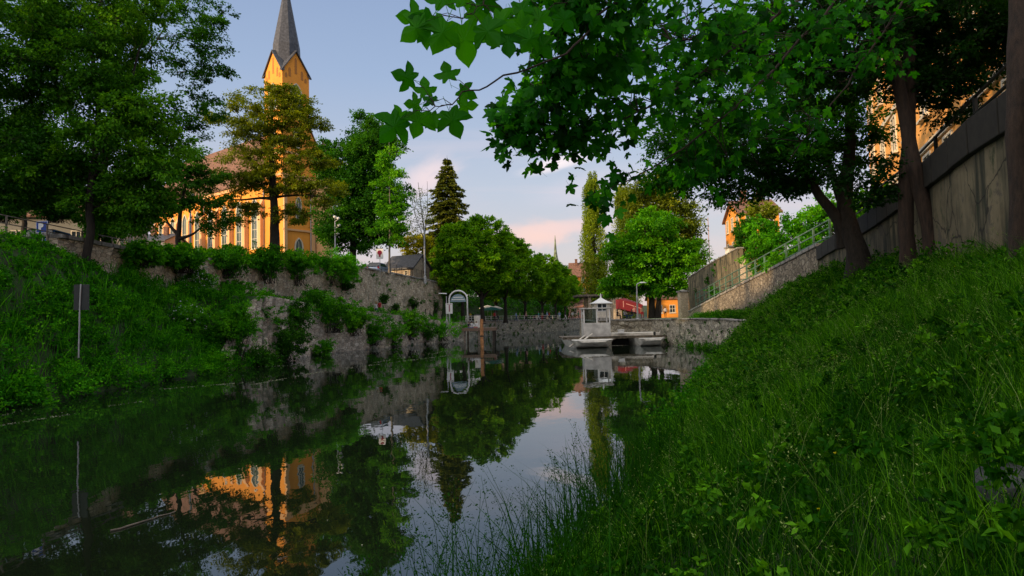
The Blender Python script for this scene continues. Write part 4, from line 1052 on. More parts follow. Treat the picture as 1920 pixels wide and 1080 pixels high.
# white arch with blue sign plate and hanging notice
q = P(843,607,80); q2 = P(877,607,80); za = ZZ(860,545,80); zg = q[2]
rt = empty('landing_arch', 'white tubular arch with blue rounded plate at the boat landing', 'arch', ((q[0]+q2[0])/2,80,zg)); W2 = (q2[0]-q[0])/2; H = za-zg
pts = [(-W2,0,-.3),(-W2,0,H-W2)]+[(-W2*math.cos(a),0,H-W2+W2*math.sin(a)) for a in np.linspace(.15,PI-.15,13)]+[(W2,0,H-W2),(W2,0,-.3)]
b = MB(); b.tube(pts, [.10]*len(pts), 8); b.build('arch_tube', WHITE, rt, smooth=True)
pl = [(-W2*.86*math.cos(a),-.03,H-W2*1.02+W2*.86*math.sin(a)) for a in np.linspace(0,PI,13)]
b = MB(); b.extr([(x,y,z_-.25) for x,y,z_ in pl],(0,.06,0)); b.build('sign_plate', solid('plate_blue',(.16,.25,.30),.3), rt)
b = MB()
for zz,w_ in ((H-W2-.02,.8),(H-W2+.25,.6)): b.box(-w_,-.05,zz,w_,-.032,zz+.10)
b.build('plate_lines', WHITE, rt)
b = MB(); b.box(-W2-.42,-.16,1.25,-W2+.42,-.11,2.55); b.build('notice_board', WHITE, rt, bevel=.01)
b = MB(); b.box(-W2-.05,-.17,1.5,-W2+.10,-.163,2.35); b.box(-W2-.3,-.17,2.40,-W2+.3,-.163,2.46); b.build('notice_lines', solid('faded_print',(.3,.12,.14),.6), rt)

def signpost(px, yt, yb, d, label, w, h, kind, zb, cat='sign'):
    q = P(px,(yt+yb)/2,d); rt = empty('road_sign', label, cat, (q[0],q[1],zb)); zc = q[2]-zb
    b = MB(); b.tube([(0,.05,-.5),(0,.05,zc+h/2-.05)],[.035,.035],8); b.build('pole', STEEL, rt)
    b = MB(); b.box(-w/2,-.02,zc-h/2,w/2,.02,zc+h/2); b.build('sign_face', WHITE if kind!='P' else solid('sign_blue',(.02,.06,.30),.35), rt, bevel=.008)
    if kind=='P':
        b = MB(); s = w*.11; x0,x1 = -w*.17,w*.22; z0,z1 = zc-h*.3,zc+h*.3
        b.box(x0-s,-.03,z0,x0+s,-.023,z1)
        n_=10; zc2 = z1-h*.18; ro,ri = h*.18,h*.18-s*1.5
        o_ = [(x0+w*.14+ro*math.cos(a),-.03,zc2+ro*math.sin(a)) for a in np.linspace(-PI/2,PI/2,n_)]; i_ = [(x0+w*.14+ri*math.cos(a),-.03,zc2+ri*math.sin(a)) for a in np.linspace(-PI/2,PI/2,n_)]
        b.add(o_+i_, [(k_,k_+1,n_+k_+1,n_+k_) for k_ in range(n_-1)])
        b.box(x0+s,-.03,z1-s*1.5,x0+w*.14,-.024,z1); b.box(x0+s,-.03,zc2-ro,x0+w*.14,-.024,zc2-ro+s*1.5)
        b.build('letter_p', WHITE, rt)
        b = MB()
        for a_,b2 in (((-w/2+.01,zc-h/2+.01),(w/2-.01,zc-h/2+.03)),((-w/2+.01,zc+h/2-.03),(w/2-.01,zc+h/2-.01)),((-w/2+.01,zc-h/2+.031),(-w/2+.03,zc+h/2-.031)),((w/2-.03,zc-h/2+.031),(w/2-.01,zc+h/2-.031))): b.box(a_[0],-.026,a_[1],b2[0],-.0215,b2[1])
        b.build('sign_border', WHITE, rt)
    elif kind=='dot':
        b = MB(); zc2 = zc+h*.12; r_ = w*.34
        b.add([(r_*math.cos(a),-.03,zc2+r_*math.sin(a)) for a in np.linspace(0,2*PI,24,endpoint=False)],[tuple(range(24))])
        b.build('red_disc', solid('sign_red',(.25,.005,.03),.4), rt)
        b = MB(); b.add([(-w*.12,-.031,zc2-r_*.5),(w*.12,-.031,zc2-r_*.5),(w*.12,-.031,zc-h*.3),(-w*.12,-.031,zc-h*.3)],[(0,1,2,3)]); b.build('red_stem', D.materials['sign_red'], rt)
    elif kind=='dark':
        pass
    return rt
signpost(79,415,436,30.5,'square blue parking sign with white letter P', .58,.58,'P',7)
signpost(712,466,486,72,'white upright sign with dark red disc near the parked cars', .78,1.15,'dot',8.7)
# dark board on a thin pale pole in the left shrubs
q = P(150,585,23.5); rt = empty('shore_sign', 'dark board seen edge on with thin pale pole in the shrubs', 'sign', (q[0],q[1],ZZ(150,640,23.5)), rad(10))
H = ZZ(150,533,23.5)-ZZ(150,640,23.5)
b = MB(); b.tube([(0,-.07,-.6),(0.02,-.07,H*.6),(.05,-.07,H)],[.028,.028,.028],8); b.build('pole', STEEL, rt)
b = MB(); b.box(-.20,-.03,H-.95,.30,.02,H-.01); b.build('board', solid('board_dark',(.025,.028,.028),.6), rt)

# ------------------------------------------------------------------ mooring post, dock
q = P(903,600,62); rt = empty('mooring_post', 'rough orange brown wooden mooring post standing in the water', 'post', (q[0],q[1],0))
R = np.random.default_rng(5)
b = MB(); zz = np.linspace(-1.4,2.7,12); b.tube([(R.normal()*.012,R.normal()*.012,z_) for z_ in zz], .17+R.normal(0,.008,12), 12); b.build('shaft', WOODO, rt, smooth=False)
b = MB(); b.lathe([(.19,1.0),(.19,1.12)],(0,0,0),12); b.build('iron_band', DARKM, rt)
q = P(870,615,77); x0 = q[0]; rt = empty('landing_dock', 'dark plank dock on posts below the white arch', 'dock', (x0,75,0))
b = MB()
for i in range(11): b.box(.0+i*.36,-.6,1.62,.34+i*.36,5.4,1.72)
b.build('deck', WOODG, rt)
BB = solid('beam_brown',(.15,.10,.07),.8)
for y_ in (-.7,5.41): b = MB(); b.box(0,y_,1.38,3.95,y_+.09,1.74); b.build('edge_beam', BB, rt)
for x in (.25,1.9,3.6):
    for y in (-.4,5.1):
        b = MB(); b.box(x-.12,y-.12,-1.4,x+.12,y+.12,1.618); b.build('dock_post', WOODG if x<3 else WOODD, rt)
b = MB(); b.box(.2,5.2,2.3,3.8,5.27,2.42); b.box(.2,5.2,1.72,.3,5.27,2.295); b.box(3.7,5.2,1.72,3.8,5.27,2.295); b.box(1.95,5.2,1.72,2.05,5.27,2.295); b.build('handrail', WOODG, rt)

def clearglass(name):
    m, nt, N, out, L = nmat(name); a = N('BsdfTransparent'); a.inputs[0].default_value = (.6,.66,.66,1); b = N('BsdfGlossy'); b.inputs['Roughness'].default_value = .05
    x = N('MixShader'); x.inputs[0].default_value = .12; L(a.outputs[0],x.inputs[1]); L(b.outputs[0],x.inputs[2]); L(x.outputs[0],out.inputs['Surface']); return m
# ------------------------------------------------------------------ raft ferry
HULLM = solid('hull_white', (.80,.77,.70), .5, var=.25, scale=2)
CABW = solid('cabin_paint', (.52,.51,.48), .55, var=.22, scale=2)
def raft():
    d = 57; xa = P(1056,600,d)[0]; xb = P(1247,600,d)[0]; L_ = xb-xa
    rt = empty('work_raft', 'weathered catamaran work raft with open white wheelhouse moored at the quay', 'raft', (xa,d,0), 0)
    # left hull, broad with raked bow towards the camera-left
    def hull(x0, x1, y0, y1, name):
        b = MB(); st = [(0,.62,.12),(.12,.85,.55),(.35,.97,.9),(.75,1,1),(1,1,1)]
        V = []; n = len(st)
        for u,wd,dp in st:
            y = y0+(y1-y0)*u; xm = (x0+x1)/2; hw = (x1-x0)/2*wd; zb = .62-.95*dp
            V += [(xm-hw,y,.68),(xm-hw*.72,y,zb),(xm+hw*.72,y,zb),(xm+hw,y,.68)]
        F = []
        for i in range(n-1):
            for k in range(3): F.append((i*4+k,i*4+k+1,(i+1)*4+k+1,(i+1)*4+k))
            F.append((i*4+3,i*4,(i+1)*4,(i+1)*4+3))
        F += [(3,2,1,0),((n-1)*4,(n-1)*4+1,(n-1)*4+2,(n-1)*4+3)]
        b.add(V,F); h = b.build(name, HULLM, rt)
        g = MB(); g.bar((x0+.3,y0+.6,.72),(x0-.02,y1,.72),.12,.09); g.bar((x1-.3,y0+.6,.72),(x1+.02,y1,.72),.12,.09); g.build('gunwale', WOODG, h)
        return h
    hull(.1,4.4,-3.2,5,'hull'); hull(L_-3.0,L_-.1,-2.0,5,'hull')
    b = MB()
    for i in range(30):
        x = -.1+i*(L_+.1)/30; b.box(x,-.3,.80,x+(L_+.1)/30-.03,4.9,.88)
    b.build('deck', WOODG, rt)
    b = MB(); b.box(-.1,-.42,.68,L_,-.31,.90); b.box(-.1,-.1,.69,L_,.1,.795); b.box(-.1,4.5,.69,L_,4.7,.795); b.build('deck_beam', solid('beam_mossy',(.09,.075,.05),.9,var=.4), rt)
    b = MB(); b.box(4.4,1.0,.02,L_-3.1,1.12,.68); b.build('gap_shade_panel', solid('gap_shade_black',(.008,.008,.007),.9), rt)  # black panel between the hulls, painted in for the shadow under the deck
    # raised afterdeck box right of the wheelhouse
    b = MB(); b.box(2.5,.6,.883,L_-.4,3.6,1.12); b.build('cargo_deck', OFFW, rt)
    # wheelhouse: open frame, white
    hx0,hx1,hy0,hy1 = 1.85,4.25,.4,2.3; zt = ZZ(1115,577,d+.4)
    w = MB(); w.box(hx0,hy0,.885,hx1,hy0+.06,2.1); w.box(hx0,hy1-.06,.885,hx1,hy1,2.1); w.box(hx0,hy0+.061,.885,hx0+.06,hy1-.061,2.1); w.box(hx1-.06,hy0+.061,.885,hx1,hy1-.061,2.1); 
    for z_ in (1.05,1.25,1.45,1.65,1.85): w.box(hx0,hy0-.012,z_,hx1,hy0-.002,z_+.012)
    w.build('cabin_wall', CABW, rt)
    for x in (hx0,hx0+1.15,hx1-.1):
        for y in (hy0,hy1-.1):
            p = MB(); p.box(x,y,2.101,x+.1,y+.1,zt-.1); p.build('cabin_post', WHITE, rt)
    r = MB(); r.box(hx0-.12,hy0-.15,zt-.1,hx1+.12,hy1+.15,zt); r.build('cabin_roof', CABW, rt, bevel=.02)
    g = MB(); g.box(hx0+.101,hy0+.04,2.102,hx0+1.149,hy0+.05,zt-.101); gl = g.build('windscreen', clearglass('screen_glass'), rt)
    g = MB(); g.box(hx0+1.4,hy0+1.0,.885,hx0+1.8,hy0+1.35,1.95); g.box(hx0+1.3,hy0+.9,1.951,hx0+1.9,hy0+1.4,2.03); g.build('steering_console', solid('console',(.12,.15,.08),.5), rt)
    # boarding ladder / gangplank poles leaning to the water
    for (a,b_) in (((1.9,-.35,1.05),(.25,-2.6,.15)),((2.5,-.35,1.15),(1.0,-2.4,.35))):
        s = MB(); s.tube([a,b_],[.06,.06],8); s.build('boom', OFFW, rt)
    s = MB(); s.lathe([(.03,.885),(.11,.9),(.11,1.15),(.05,1.2)],(L_-1.0,-.1,0),10); s.build('bollard', DARKM, rt)
    s = MB(); s.box(4.9,.1,1.122,5.4,.5,1.40); s.box(4.86,.06,1.402,5.44,.54,1.45); s.build('deck_chest', WHITE, rt)
    s = MB(); s.tube([(L_-1.0,-.1,1.1),(L_-.2,1.5,1.0),(L_+.5,4,1.35),(L_+.8,8.5,2.2)],[.02]*4,5); s.build('mooring_rope', OFFW, rt)
raft()
# kiosk with pointed roof on the quay behind
q = P(1131,600,70); d=70
rt = empty('kiosk', 'little cream kiosk with curved pointed white roof behind the raft', 'kiosk', (q[0],q[1]+1.5,2.25), rad(0))
ze_ = ZZ(1131,569,71)-2.25; zt_ = ZZ(1131,558,71)-2.25
w_ = .9
b = MB(); b.box(-w_,-w_,-.2,w_,w_,ze_); b.build('wall', solid('kiosk_cream',(.60,.55,.46),.6), rt)
b = MB(); n=4; ring=[]
for r_,z_ in ((w_+.25,ze_-.02),(w_+.25,ze_+.05),(w_*.85,ze_+.2),(w_*.45,ze_+.42),(.09,zt_),(.06,zt_+.35),(.01,zt_+.5)):
    ring += [(r_*sx_,r_*sy_,z_) for sx_,sy_ in ((-1,-1),(1,-1),(1,1),(-1,1))]
b.add(ring, [(j*4+i,j*4+(i+1)%4,(j+1)*4+(i+1)%4,(j+1)*4+i) for j in range(6) for i in range(4)]+[(0,3,2,1)]); b.build('roof', WHITE, rt)
f = wall_frame((0,-w_,0),(1,0,0),(0,-1,0)); window(rt, f, 0, 1.0, rect(1.1,.9), .08, WHITE, GLASS, (1,0), dep=.04)
b = MB(); b.box(-w_-.03,-w_-.03,.0,w_+.03,w_+.03,.3); b.build('plinth', COPE, rt)

# ------------------------------------------------------------------ cars
def car(label, px, d, z0, rz, col, L_=4.1, W_=1.72, H_=1.45, wagon=False, group='parked cars'):
    q = P(px,600,d); rt = empty('parked_car', label, 'car', (q[0],q[1],z0), rz, group)
    pm = D.materials.new('car_paint'); pm.use_nodes = True; bs = pm.node_tree.nodes['Principled BSDF']
    bs.inputs['Base Color'].default_value = c4(col); bs.inputs['Metallic'].default_value = .35; bs.inputs['Roughness'].default_value = .28; bs.inputs['Coat Weight'].default_value = .6
    # side profile (x from rear 0 to front L), body lower
    prof = [(0.02,.32),(0,.55),(.04,.86),(.18,.93),(.62,.95),(L_*.74,.93),(L_*.93,.80),(L_,.62),(L_-.02,.32)]
    b = MB(); n = len(prof); secs = [(-W_/2+.02,.96),(-W_/2+.0,1),(W_/2,1),(W_/2-.02,.96)]
    hw = [W_/2*(.90 if i in (0,1,n-1,n-2) else 1) for i in range(n)]
    V = [(x,-h_,z_) for (x,z_),h_ in zip(prof,hw)]+[(x,h_,z_) for (x,z_),h_ in zip(prof,hw)]
    b.add(V, [tuple(range(n))]+[tuple(range(n,2*n))[::-1]]+[(i+1,i,n+i,n+i+1) for i in range(n-1)]+[(0,n-1,2*n-1,n)])
    b.build('body', pm, rt, bevel=.05)
    r0,r1 = (.12,.30) if wagon else (.10,.45)
    cab = [(r0,.93,.93),(r1,H_,.76),(L_*.56,H_,.76),(L_*.76,.935,.93)]
    b = MB(); V = []
    for x,z_,k_ in cab: V += [(x,-W_/2*k_,z_),(x,W_/2*k_,z_)]
    b.add(V, [(0,2,4,6),(1,7,5,3),(2,3,5,4)]); cabn = b.build('cabin', pm, rt)
    g = MB()
    g.add([(r0+.02-.012,-W_/2*.86,.98),(r0+.02-.012,W_/2*.86,.98),(r1-.02-.012,W_/2*.70,H_-.07),(r1-.02-.012,-W_/2*.70,H_-.07)],[(0,1,2,3)])
    g.build('rear_window', GLASS, rt); g = MB()
    g.add([(L_*.745+.012,-W_/2*.86,.98),(L_*.745+.012,W_/2*.86,.98),(L_*.57+.012,W_/2*.72,H_-.05),(L_*.57+.012,-W_/2*.72,H_-.05)],[(3,2,1,0)])
    g.build('windscreen', GLASS, rt)
    for s in (-1,1):
        g = MB(); g.add([(r0+.22,s*(W_/2*.925+.012),.98),(L_*.69,s*(W_/2*.925+.012),.98),(L_*.55,s*(W_/2*.77+.012),H_-.07),(r1+.10,s*(W_/2*.77+.012),H_-.07)],[(0,1,2,3)]); g.build('side_window', GLASS, rt)
        for x in (.72,L_-.80):
            w = MB(); w.lathe([(.12,-.10),(.30,-.10),(.32,-.06),(.32,.06),(.30,.10),(.12,.10)],(0,0,0),18)
            w.V = [(x+v[0],s*(W_/2-.11)+v[2],.32+v[1]) for v in w.V]; t_ = w.build('wheel', DARKM, rt)
            w = MB(); w.lathe([(.02,-.115),(.19,-.115),(.19,.115),(.02,.115)],(0,0,0),14); w.V = [(x+v[0],s*(W_/2-.11)+v[2],.32+v[1]) for v in w.V]; w.build('rim', STEEL, t_)
        g = MB(); g.box(-.015,s*W_/2*.86-.13,.66,.05,s*W_/2*.86+.10,.90); g.build('tail_light', solid('tail_red',(.45,.01,.02),.25) if 'tail_red' not in D.materials else D.materials['tail_red'], rt)
        g = MB(); g.box(L_-.10,s*W_/2*.78-.15,.60,L_+.0,s*W_/2*.78+.12,.72); g.build('headlight', WHITE, rt)
    g = MB(); g.box(-.025,-.26,.50,-.003,.26,.61); g.build('number_plate', WHITE, rt)
    g = MB(); g.box(-.05,-W_/2*.88,.34,.0,W_/2*.88,.47); g.build('bumper', DARKM, rt)
    return rt
car('bright blue parked car seen from behind under the parking sign', 66, 35.5, 6.85, rad(100), (.02,.09,.30))
car('dark estate car parked left of the silver one', 672, 84, 8.75, rad(68), (.03,.035,.045))
car('silver blue parked car beside the white sign with the disc', 700, 80, 8.75, rad(78), (.28,.36,.48))
car('black car parked on the far promenade between tree trunks', 1000, 140, 2.32, rad(10), (.02,.03,.05))

# ------------------------------------------------------------------ parasols, tents, tables
def parasol(px, d, label, mat, r=1.5, h=2.4, z0=2.32):
    q = P(px,600,d); rt = empty('parasol', label, 'parasol', (q[0],q[1],z0), 0, 'cafe parasols')
    b = MB(); b.tube([(0,0,0),(0,0,h)],[.03,.025],8); b.build('pole', OFFW, rt)
    b = MB(); b.lathe([(r,h-.55),(r,h-.45),(r*.5,h-.15),(.04,h+.05)],(0,0,0),8); b.build('canopy', mat, rt)
    b = MB(); b.lathe([(.28,0),(.28,.09),(.05,.12)],(0,0,0),12); b.build('base', DARKM, rt)
parasol(922,112,'teal green cafe parasol under the promenade trees', TEALC, 1.7, 2.6)
parasol(915,120,'white cafe parasol behind the teal one', OFFW, 1.6, 3.1)
parasol(930,118,'cream cafe parasol right of the teal one', solid('cream_canvas',(.6,.57,.5),.7), 1.3, 2.9)
parasol(1095,150,'orange parasol on the far plaza left of the pergola pillar', solid('orange_canvas',(.6,.2,.08),.7), 2.0, 3.4)
q = P(1162,600,92); rt = empty('market_tent', 'dark red market tent with sloping roof beyond the lawn', 'tent', (q[0],q[1],2.3), 0)
b = MB(); b.add([(0,0,1.5),(3.4,0,.6),(3.4,3,.6),(0,3,1.5),(0,0,2.9),(1.0,1.5,3.1),(3.4,0,2.0),(3.4,3,2.0),(0,3,2.9)],[(4,6,5),(6,7,5),(7,8,5),(8,4,5),(4,0,1,6),(3,8,7,2),(0,4,8,3)]); b.build('canvas', REDC, rt)
b = MB(); b.bar((1.0,-.02,2.2),(3.3,-.02,1.4),.03,.10); b.bar((.6,-.02,1.7),(.6,-.02,2.6),.10,.03,up=(0,1,0)); b.build('stripe', solid('stripe_pink',(.6,.3,.28),.6), rt)
for x,y in ((.05,.05),(3.3,.05),(.05,2.9),(3.3,2.9)):
    b = MB(); b.box(x,y,-.05,x+.07,y+.07,1.5 if x<1 else .6); b.build('tent_pole', STEEL, rt)
def table(px, d, label):
    q = P(px,600,d); rt = empty('cafe_table', label, 'table', (q[0],q[1],2.32), 0, 'cafe tables')
    b = MB(); b.lathe([(.45,.72),(.47,.74),(.45,.76)],(0,0,0),14); b.build('tabletop', solid('table_wood',(.4,.25,.12),.6) if 'table_wood' not in D.materials else D.materials['table_wood'], rt)
    b = MB(); b.lathe([(.25,0),(.22,.04),(.03,.08),(.03,.72)],(0,0,0),10); b.build('leg', DARKM, rt)
table(1167,86,'wooden round cafe table before the dark red tent'); table(1180,88,'round cafe table right of the other one by the tent'); table(940,116,'round table under the trees near the teal parasol')
def litter_bin(px, d, label, z0, mat, s=.45, h=1.0, yb=0):
    q = P(px,600,d); rt = empty('litter_bin', label, 'bin', (q[0],q[1],z0)); b = MB(); b.lathe([(s*.42,0),(s*.5,h),(s*.46,h)],(0,0,0),14); b.build('drum', mat, rt); b = MB(); b.lathe([(s*.54,h+.002),(s*.5,h+.1),(.05,h+.14)],(0,0,0),14); b.build('lid', DARKM, rt)
litter_bin(895,79.5,'pale drum shaped bin standing on the dock behind the sitters', 1.73, OFFW, .8, 1.5)

# ------------------------------------------------------------------ people
SKIN = paint('skin', (.45,.26,.18), .6)
HAIRM = [paint('hair_dark',(.02,.014,.01)), paint('hair_brown',(.08,.045,.02)), paint('hair_fair',(.3,.2,.09))]
def body_mesh(pose, mats):
    """one continuous figure grown from a joint skeleton; facing -y"""
    J = {}
    if pose == 'sit':
        J = dict(pel=(0,0,.48),bel=(0,.02,.64),che=(0,.0,.84),nk=(0,-.01,1.0),hd=(0,-.03,1.12),ht=(0,-.02,1.24),
          shL=(-.17,0,.96),elL=(-.24,-.10,.72),haL=(-.16,-.32,.60),fiL=(-.14,-.40,.56),shR=(.17,0,.96),elR=(.24,-.10,.72),haR=(.15,-.30,.62),fiR=(.13,-.38,.58),
          hiL=(-.10,0,.46),knL=(-.13,-.42,.50),anL=(-.12,-.46,.08),toL=(-.13,-.62,.04),hiR=(.10,0,.46),knR=(.14,-.42,.50),anR=(.14,-.42,.08),toR=(.15,-.58,.04))
    else:
        st = {'stand':(.0,.02),'walk':(.26,.10)}[pose]; a,k_ = st
        J = dict(pel=(0,0,.95),bel=(0,.01,1.10),che=(0,0,1.32),nk=(0,-.01,1.48),hd=(0,-.03,1.60),ht=(0,-.02,1.73),
          shL=(-.19,0,1.42),elL=(-.25,.06+a*.3,1.14),haL=(-.24,-.02+a*.3,.90),fiL=(-.23,-.05+a*.3,.80),shR=(.19,0,1.42),elR=(.25,.04-a*.3,1.14),haR=(.24,-.10-a*.5,.92),fiR=(.23,-.14-a*.55,.83),
          hiL=(-.10,0,.92),knL=(-.11,-.04-a*.8,.50),anL=(-.11,.0-a*.9,.09),toL=(-.12,-.15-a*.9,.04),hiR=(.10,0,.92),knR=(.11,-.02+a*.25,.50),anR=(.11,.05+a*1.3,.10+k_),toR=(.12,-.09+a*1.2,.04+k_*.4))
    rr = dict(pel=.125,bel=.12,che=.135,nk=.055,hd=.092,ht=.075,sh=.062,el=.042,ha=.030,fi=.022,hi=.085,kn=.058,an=.042,to=.035)
    names = list(J); idx = {n:i for i,n in enumerate(names)}
    E = [('pel','bel'),('bel','che'),('che','nk'),('nk','hd'),('hd','ht')]
    for s in 'LR': E += [('che','sh'+s),('sh'+s,'el'+s),('el'+s,'ha'+s),('ha'+s,'fi'+s),('pel','hi'+s),('hi'+s,'kn'+s),('kn'+s,'an'+s),('an'+s,'to'+s)]
    me = D.meshes.new('person'); me.from_pydata([J[n] for n in names], [(idx[a],idx[b]) for a,b in E], [])
    ob = D.objects.new('person_tmp', me); COL.objects.link(ob)
    sk = ob.modifiers.new('s','SKIN'); ob.modifiers.new('u','SUBSURF').levels = 1
    for i,n in enumerate(names):
        key = n if n in rr else n[:2]; x = rr[key]; me.skin_vertices[0].data[i].radius = (x, x*(.75 if key in ('che','bel','pel') else 1))
    me.skin_vertices[0].data[0].use_root = True
    dg = bpy.context.evaluated_depsgraph_get(); ev = ob.evaluated_get(dg)
    m2 = D.meshes.new_from_object(ev); D.objects.remove(ob)
    for m in mats: m2.materials.append(m)
    nk = J['nk'][2]; pe = J['pel'][2]
    for p in m2.polygons:
        c = p.center; k = 1
        if pose=='sit':
            if c.z > nk+.02: k = 0
            elif (c.z < .56 and c.y < .2 and abs(c.x)<.22): k = 2 if c.z>.12 else 3
            if c.z<.66 and c.y<-.24 and abs(c.x)<.2 and c.z>.53: k = 0
        else:
            if c.z > nk+.02: k = 0
            elif abs(c.x)>.2 and c.z < 1.0 and c.z>.7: k = 0
            elif c.z < .12: k = 3
            elif c.z < pe+.03: k = 2
        p.material_index = k; p.use_smooth = True
    return m2
def hair_mesh(J_z, y=-.02, long=False):
    b = MB(); prof = [(.098,-.04),(.108,.02),(.10,.09),(.06,.135),(.01,.15)] if not long else [(.10,-.20),(.115,-.05),(.112,.03),(.10,.09),(.06,.135),(.01,.15)]
    b.lathe(prof,(0,y+.02,J_z-.01),12)
    return b
CLO = {}
def cloth(c):
    k = 'cloth_%02d_%02d_%02d' % tuple(int(x*99) for x in c)
    if k not in CLO: CLO[k] = solid(k, c, .8, var=.1)
    return CLO[k]
_pose_cache = {}
def person(px, d, z0, pose, rz, shirt, trou, label, hair=0, group=None, long=False, h=1.0):
    key = (pose,shirt,trou)
    if key not in _pose_cache: _pose_cache[key] = body_mesh(pose, [SKIN, cloth(shirt), cloth(trou), DARKM])
    q = P(px,600,d); o = D.objects.new('person', _pose_cache[key]); link(o); o.location = (q[0],q[1],z0); o.rotation_euler = (0,0,rz); o.scale = (h,h,h)
    tag(o, label, 'person', group)
    hm = hair_mesh(1.15 if pose=='sit' else 1.62, long=long); hm.build('hair', HAIRM[hair], o, smooth=True)
    return o
zd = 2.32; G = 'people strolling on the promenade'
WT=(.6,.6,.6); BL=(.03,.07,.20); LB=(.25,.34,.55); RD=(.4,.02,.03); BK=(.02,.02,.025); GN=(.05,.18,.08); YL=(.5,.38,.05); PK=(.5,.25,.25); TL=(.1,.4,.4); BG=(.35,.28,.2)
for a in ((884,77.5,1.25,'sit',.3,WT,BL,'person in white shirt sitting on the dock edge nearest the mooring post',0,None),
  (893,78.3,1.25,'sit',-.4,WT,RD,'person in white top and red trousers sitting on the dock',1,None),
  (879,76.8,1.25,'sit',.6,BK,BL,'person in dark clothes sitting at the dock left end',0,None),
  (712,70.0,3.3,'stand',PI-.5,RD,BK,'person in red jacket on the ledge path among the shrubs',0,None),
  (706,70.8,3.25,'stand',.4,WT,BL,'person in white shirt beside the red jacket',2,None),
  (882,108,zd,'stand',.3,YL,BK,'person in yellow top behind the white arch',1,G),
  (879,112,zd,'stand',2,LB,BK,'person in light blue behind the white arch',1,G),
  (927,108,zd,'stand',.3,RD,BK,'person in red under the teal parasol',0,G),
  (934,110,zd,'sit',-.6,BK,BK,'person in black seated right of the teal parasol pole',1,G),
  (968,118,zd,'walk',1.2,LB,BL,'person in pale blue shirt walking past the dark trunks',0,G),
  (975,122,zd,'walk',-1.3,BG,BK,'person in beige walking left of the black car',1,G),
  (987,118,zd,'walk',1.4,PK,BK,'person in pink walking just left of the black car',2,G),
  (1010,122,zd,'walk',-1.2,TL,WT,'person in turquoise top with white trousers',1,G),
  (1017,126,zd,'stand',.3,BG,RD,'person in beige top and red trousers',0,G),
  (1026,116,zd,'walk',1.3,LB,BG,'tall looking person in light blue shirt near the canal edge',0,G),
  (1030,124,zd,'walk',-1.0,RD,BK,'person in red shirt just behind the light blue shirt',1,G),
  (1049,124,zd,'stand',-.3,LB,WT,'person in light blue and white trousers before the salmon house',2,G),
  (1060,122,zd,'walk',1.3,BK,WT,'person in black top with white trousers before the salmon house',0,G),
  (1068,128,zd,'walk',-1.2,PK,PK,'person dressed all in pink before the salmon house',2,G),
  (1074,132,zd,'stand',.2,WT,PK,'person in white top and pink trousers at the promenade end',1,G),
  (1085,128,zd,'walk',1.0,GN,BK,'person in green left of the white wheelhouse',0,G),
  (1092,124,zd,'stand',-.2,WT,BK,'person in white shirt directly left of the wheelhouse',1,G),
  (1172,84,zd,'sit',.5,WT,BL,'person in white sitting at the round table by the tent',2,None),
  (1185,86,zd,'sit',-.8,BK,BL,'person in black sitting right of the round tables',0,None),
  (1158,85,zd,'sit',.9,BK,BK,'person in dark clothes sitting left of the round tables',1,None),
  (1190,90,zd,'stand',.2,PK,BK,'person in pink standing left of the grey lamp',1,None),
  (1205,90,zd,'stand',-.2,BG,RD,'person in beige top standing right of the grey lamp',0,None),
  (1248,100,zd,'stand',.2,WT,BK,'person in white before the low orange pavilion',0,None)):
    person(*a[:8], hair=a[8], group=a[9], long=(a[8]==2))
# ------------------------------------------------------------------ trees, left side
tree('ash_tree', 'tall leafy tree with slim curved trunk on the left slope',
  [([(160,492,32),(172,430,32),(166,370,32),(178,300,32.2),(186,200,32.5),(170,90,33),(190,0,33.3)], .22,.08),
   ([(178,330,32.1),(205,250,32.3),(235,180,32.8),(262,90,33.2)], .11,.045)],
  [(150,150,150,170,33,3.6,60),(225,240,115,110,32.5,2.8,34),(130,330,120,50,32.5,2.6,26),(270,320,62,46,32.3,1.6,14),(200,20,170,80,33.5,3.4,34),(190,385,60,24,33,1.8,8),(250,372,60,26,33,1.8,12),(255,405,50,20,33.5,1.6,7)],
  1.12, 560, .18, LEAF['left'], 11, r_tip=.012, droop=.45, tint=.54, flat=.75)
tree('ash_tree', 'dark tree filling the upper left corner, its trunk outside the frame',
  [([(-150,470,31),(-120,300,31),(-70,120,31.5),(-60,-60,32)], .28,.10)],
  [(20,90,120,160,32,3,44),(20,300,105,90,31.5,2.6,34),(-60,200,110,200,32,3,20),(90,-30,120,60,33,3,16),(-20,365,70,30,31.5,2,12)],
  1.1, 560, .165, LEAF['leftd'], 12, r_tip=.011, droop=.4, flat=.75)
tree('locust_tree', 'open branched tree with feathery sprays against the sky behind the leafy tree',
  [([(150,500,40),(190,330,40),(228,190,40),(262,60,40),(285,-40,40)], .24,.09),([(228,190,40),(262,120,40),(310,50,40)], .1,.04)],
  [(345,30,75,60,40,2.4,26),(385,120,42,70,40,2,18),(300,110,50,80,40,2,8),(375,205,38,45,40,1.8,12),(340,250,34,26,40,1.4,7),(240,-40,150,60,40,3,20)],
  .85, 210, .17, LEAF['leftd'], 13, r_tip=.010, subs=9, droop=.2, flat=.45, wob=.09, tint=.45)
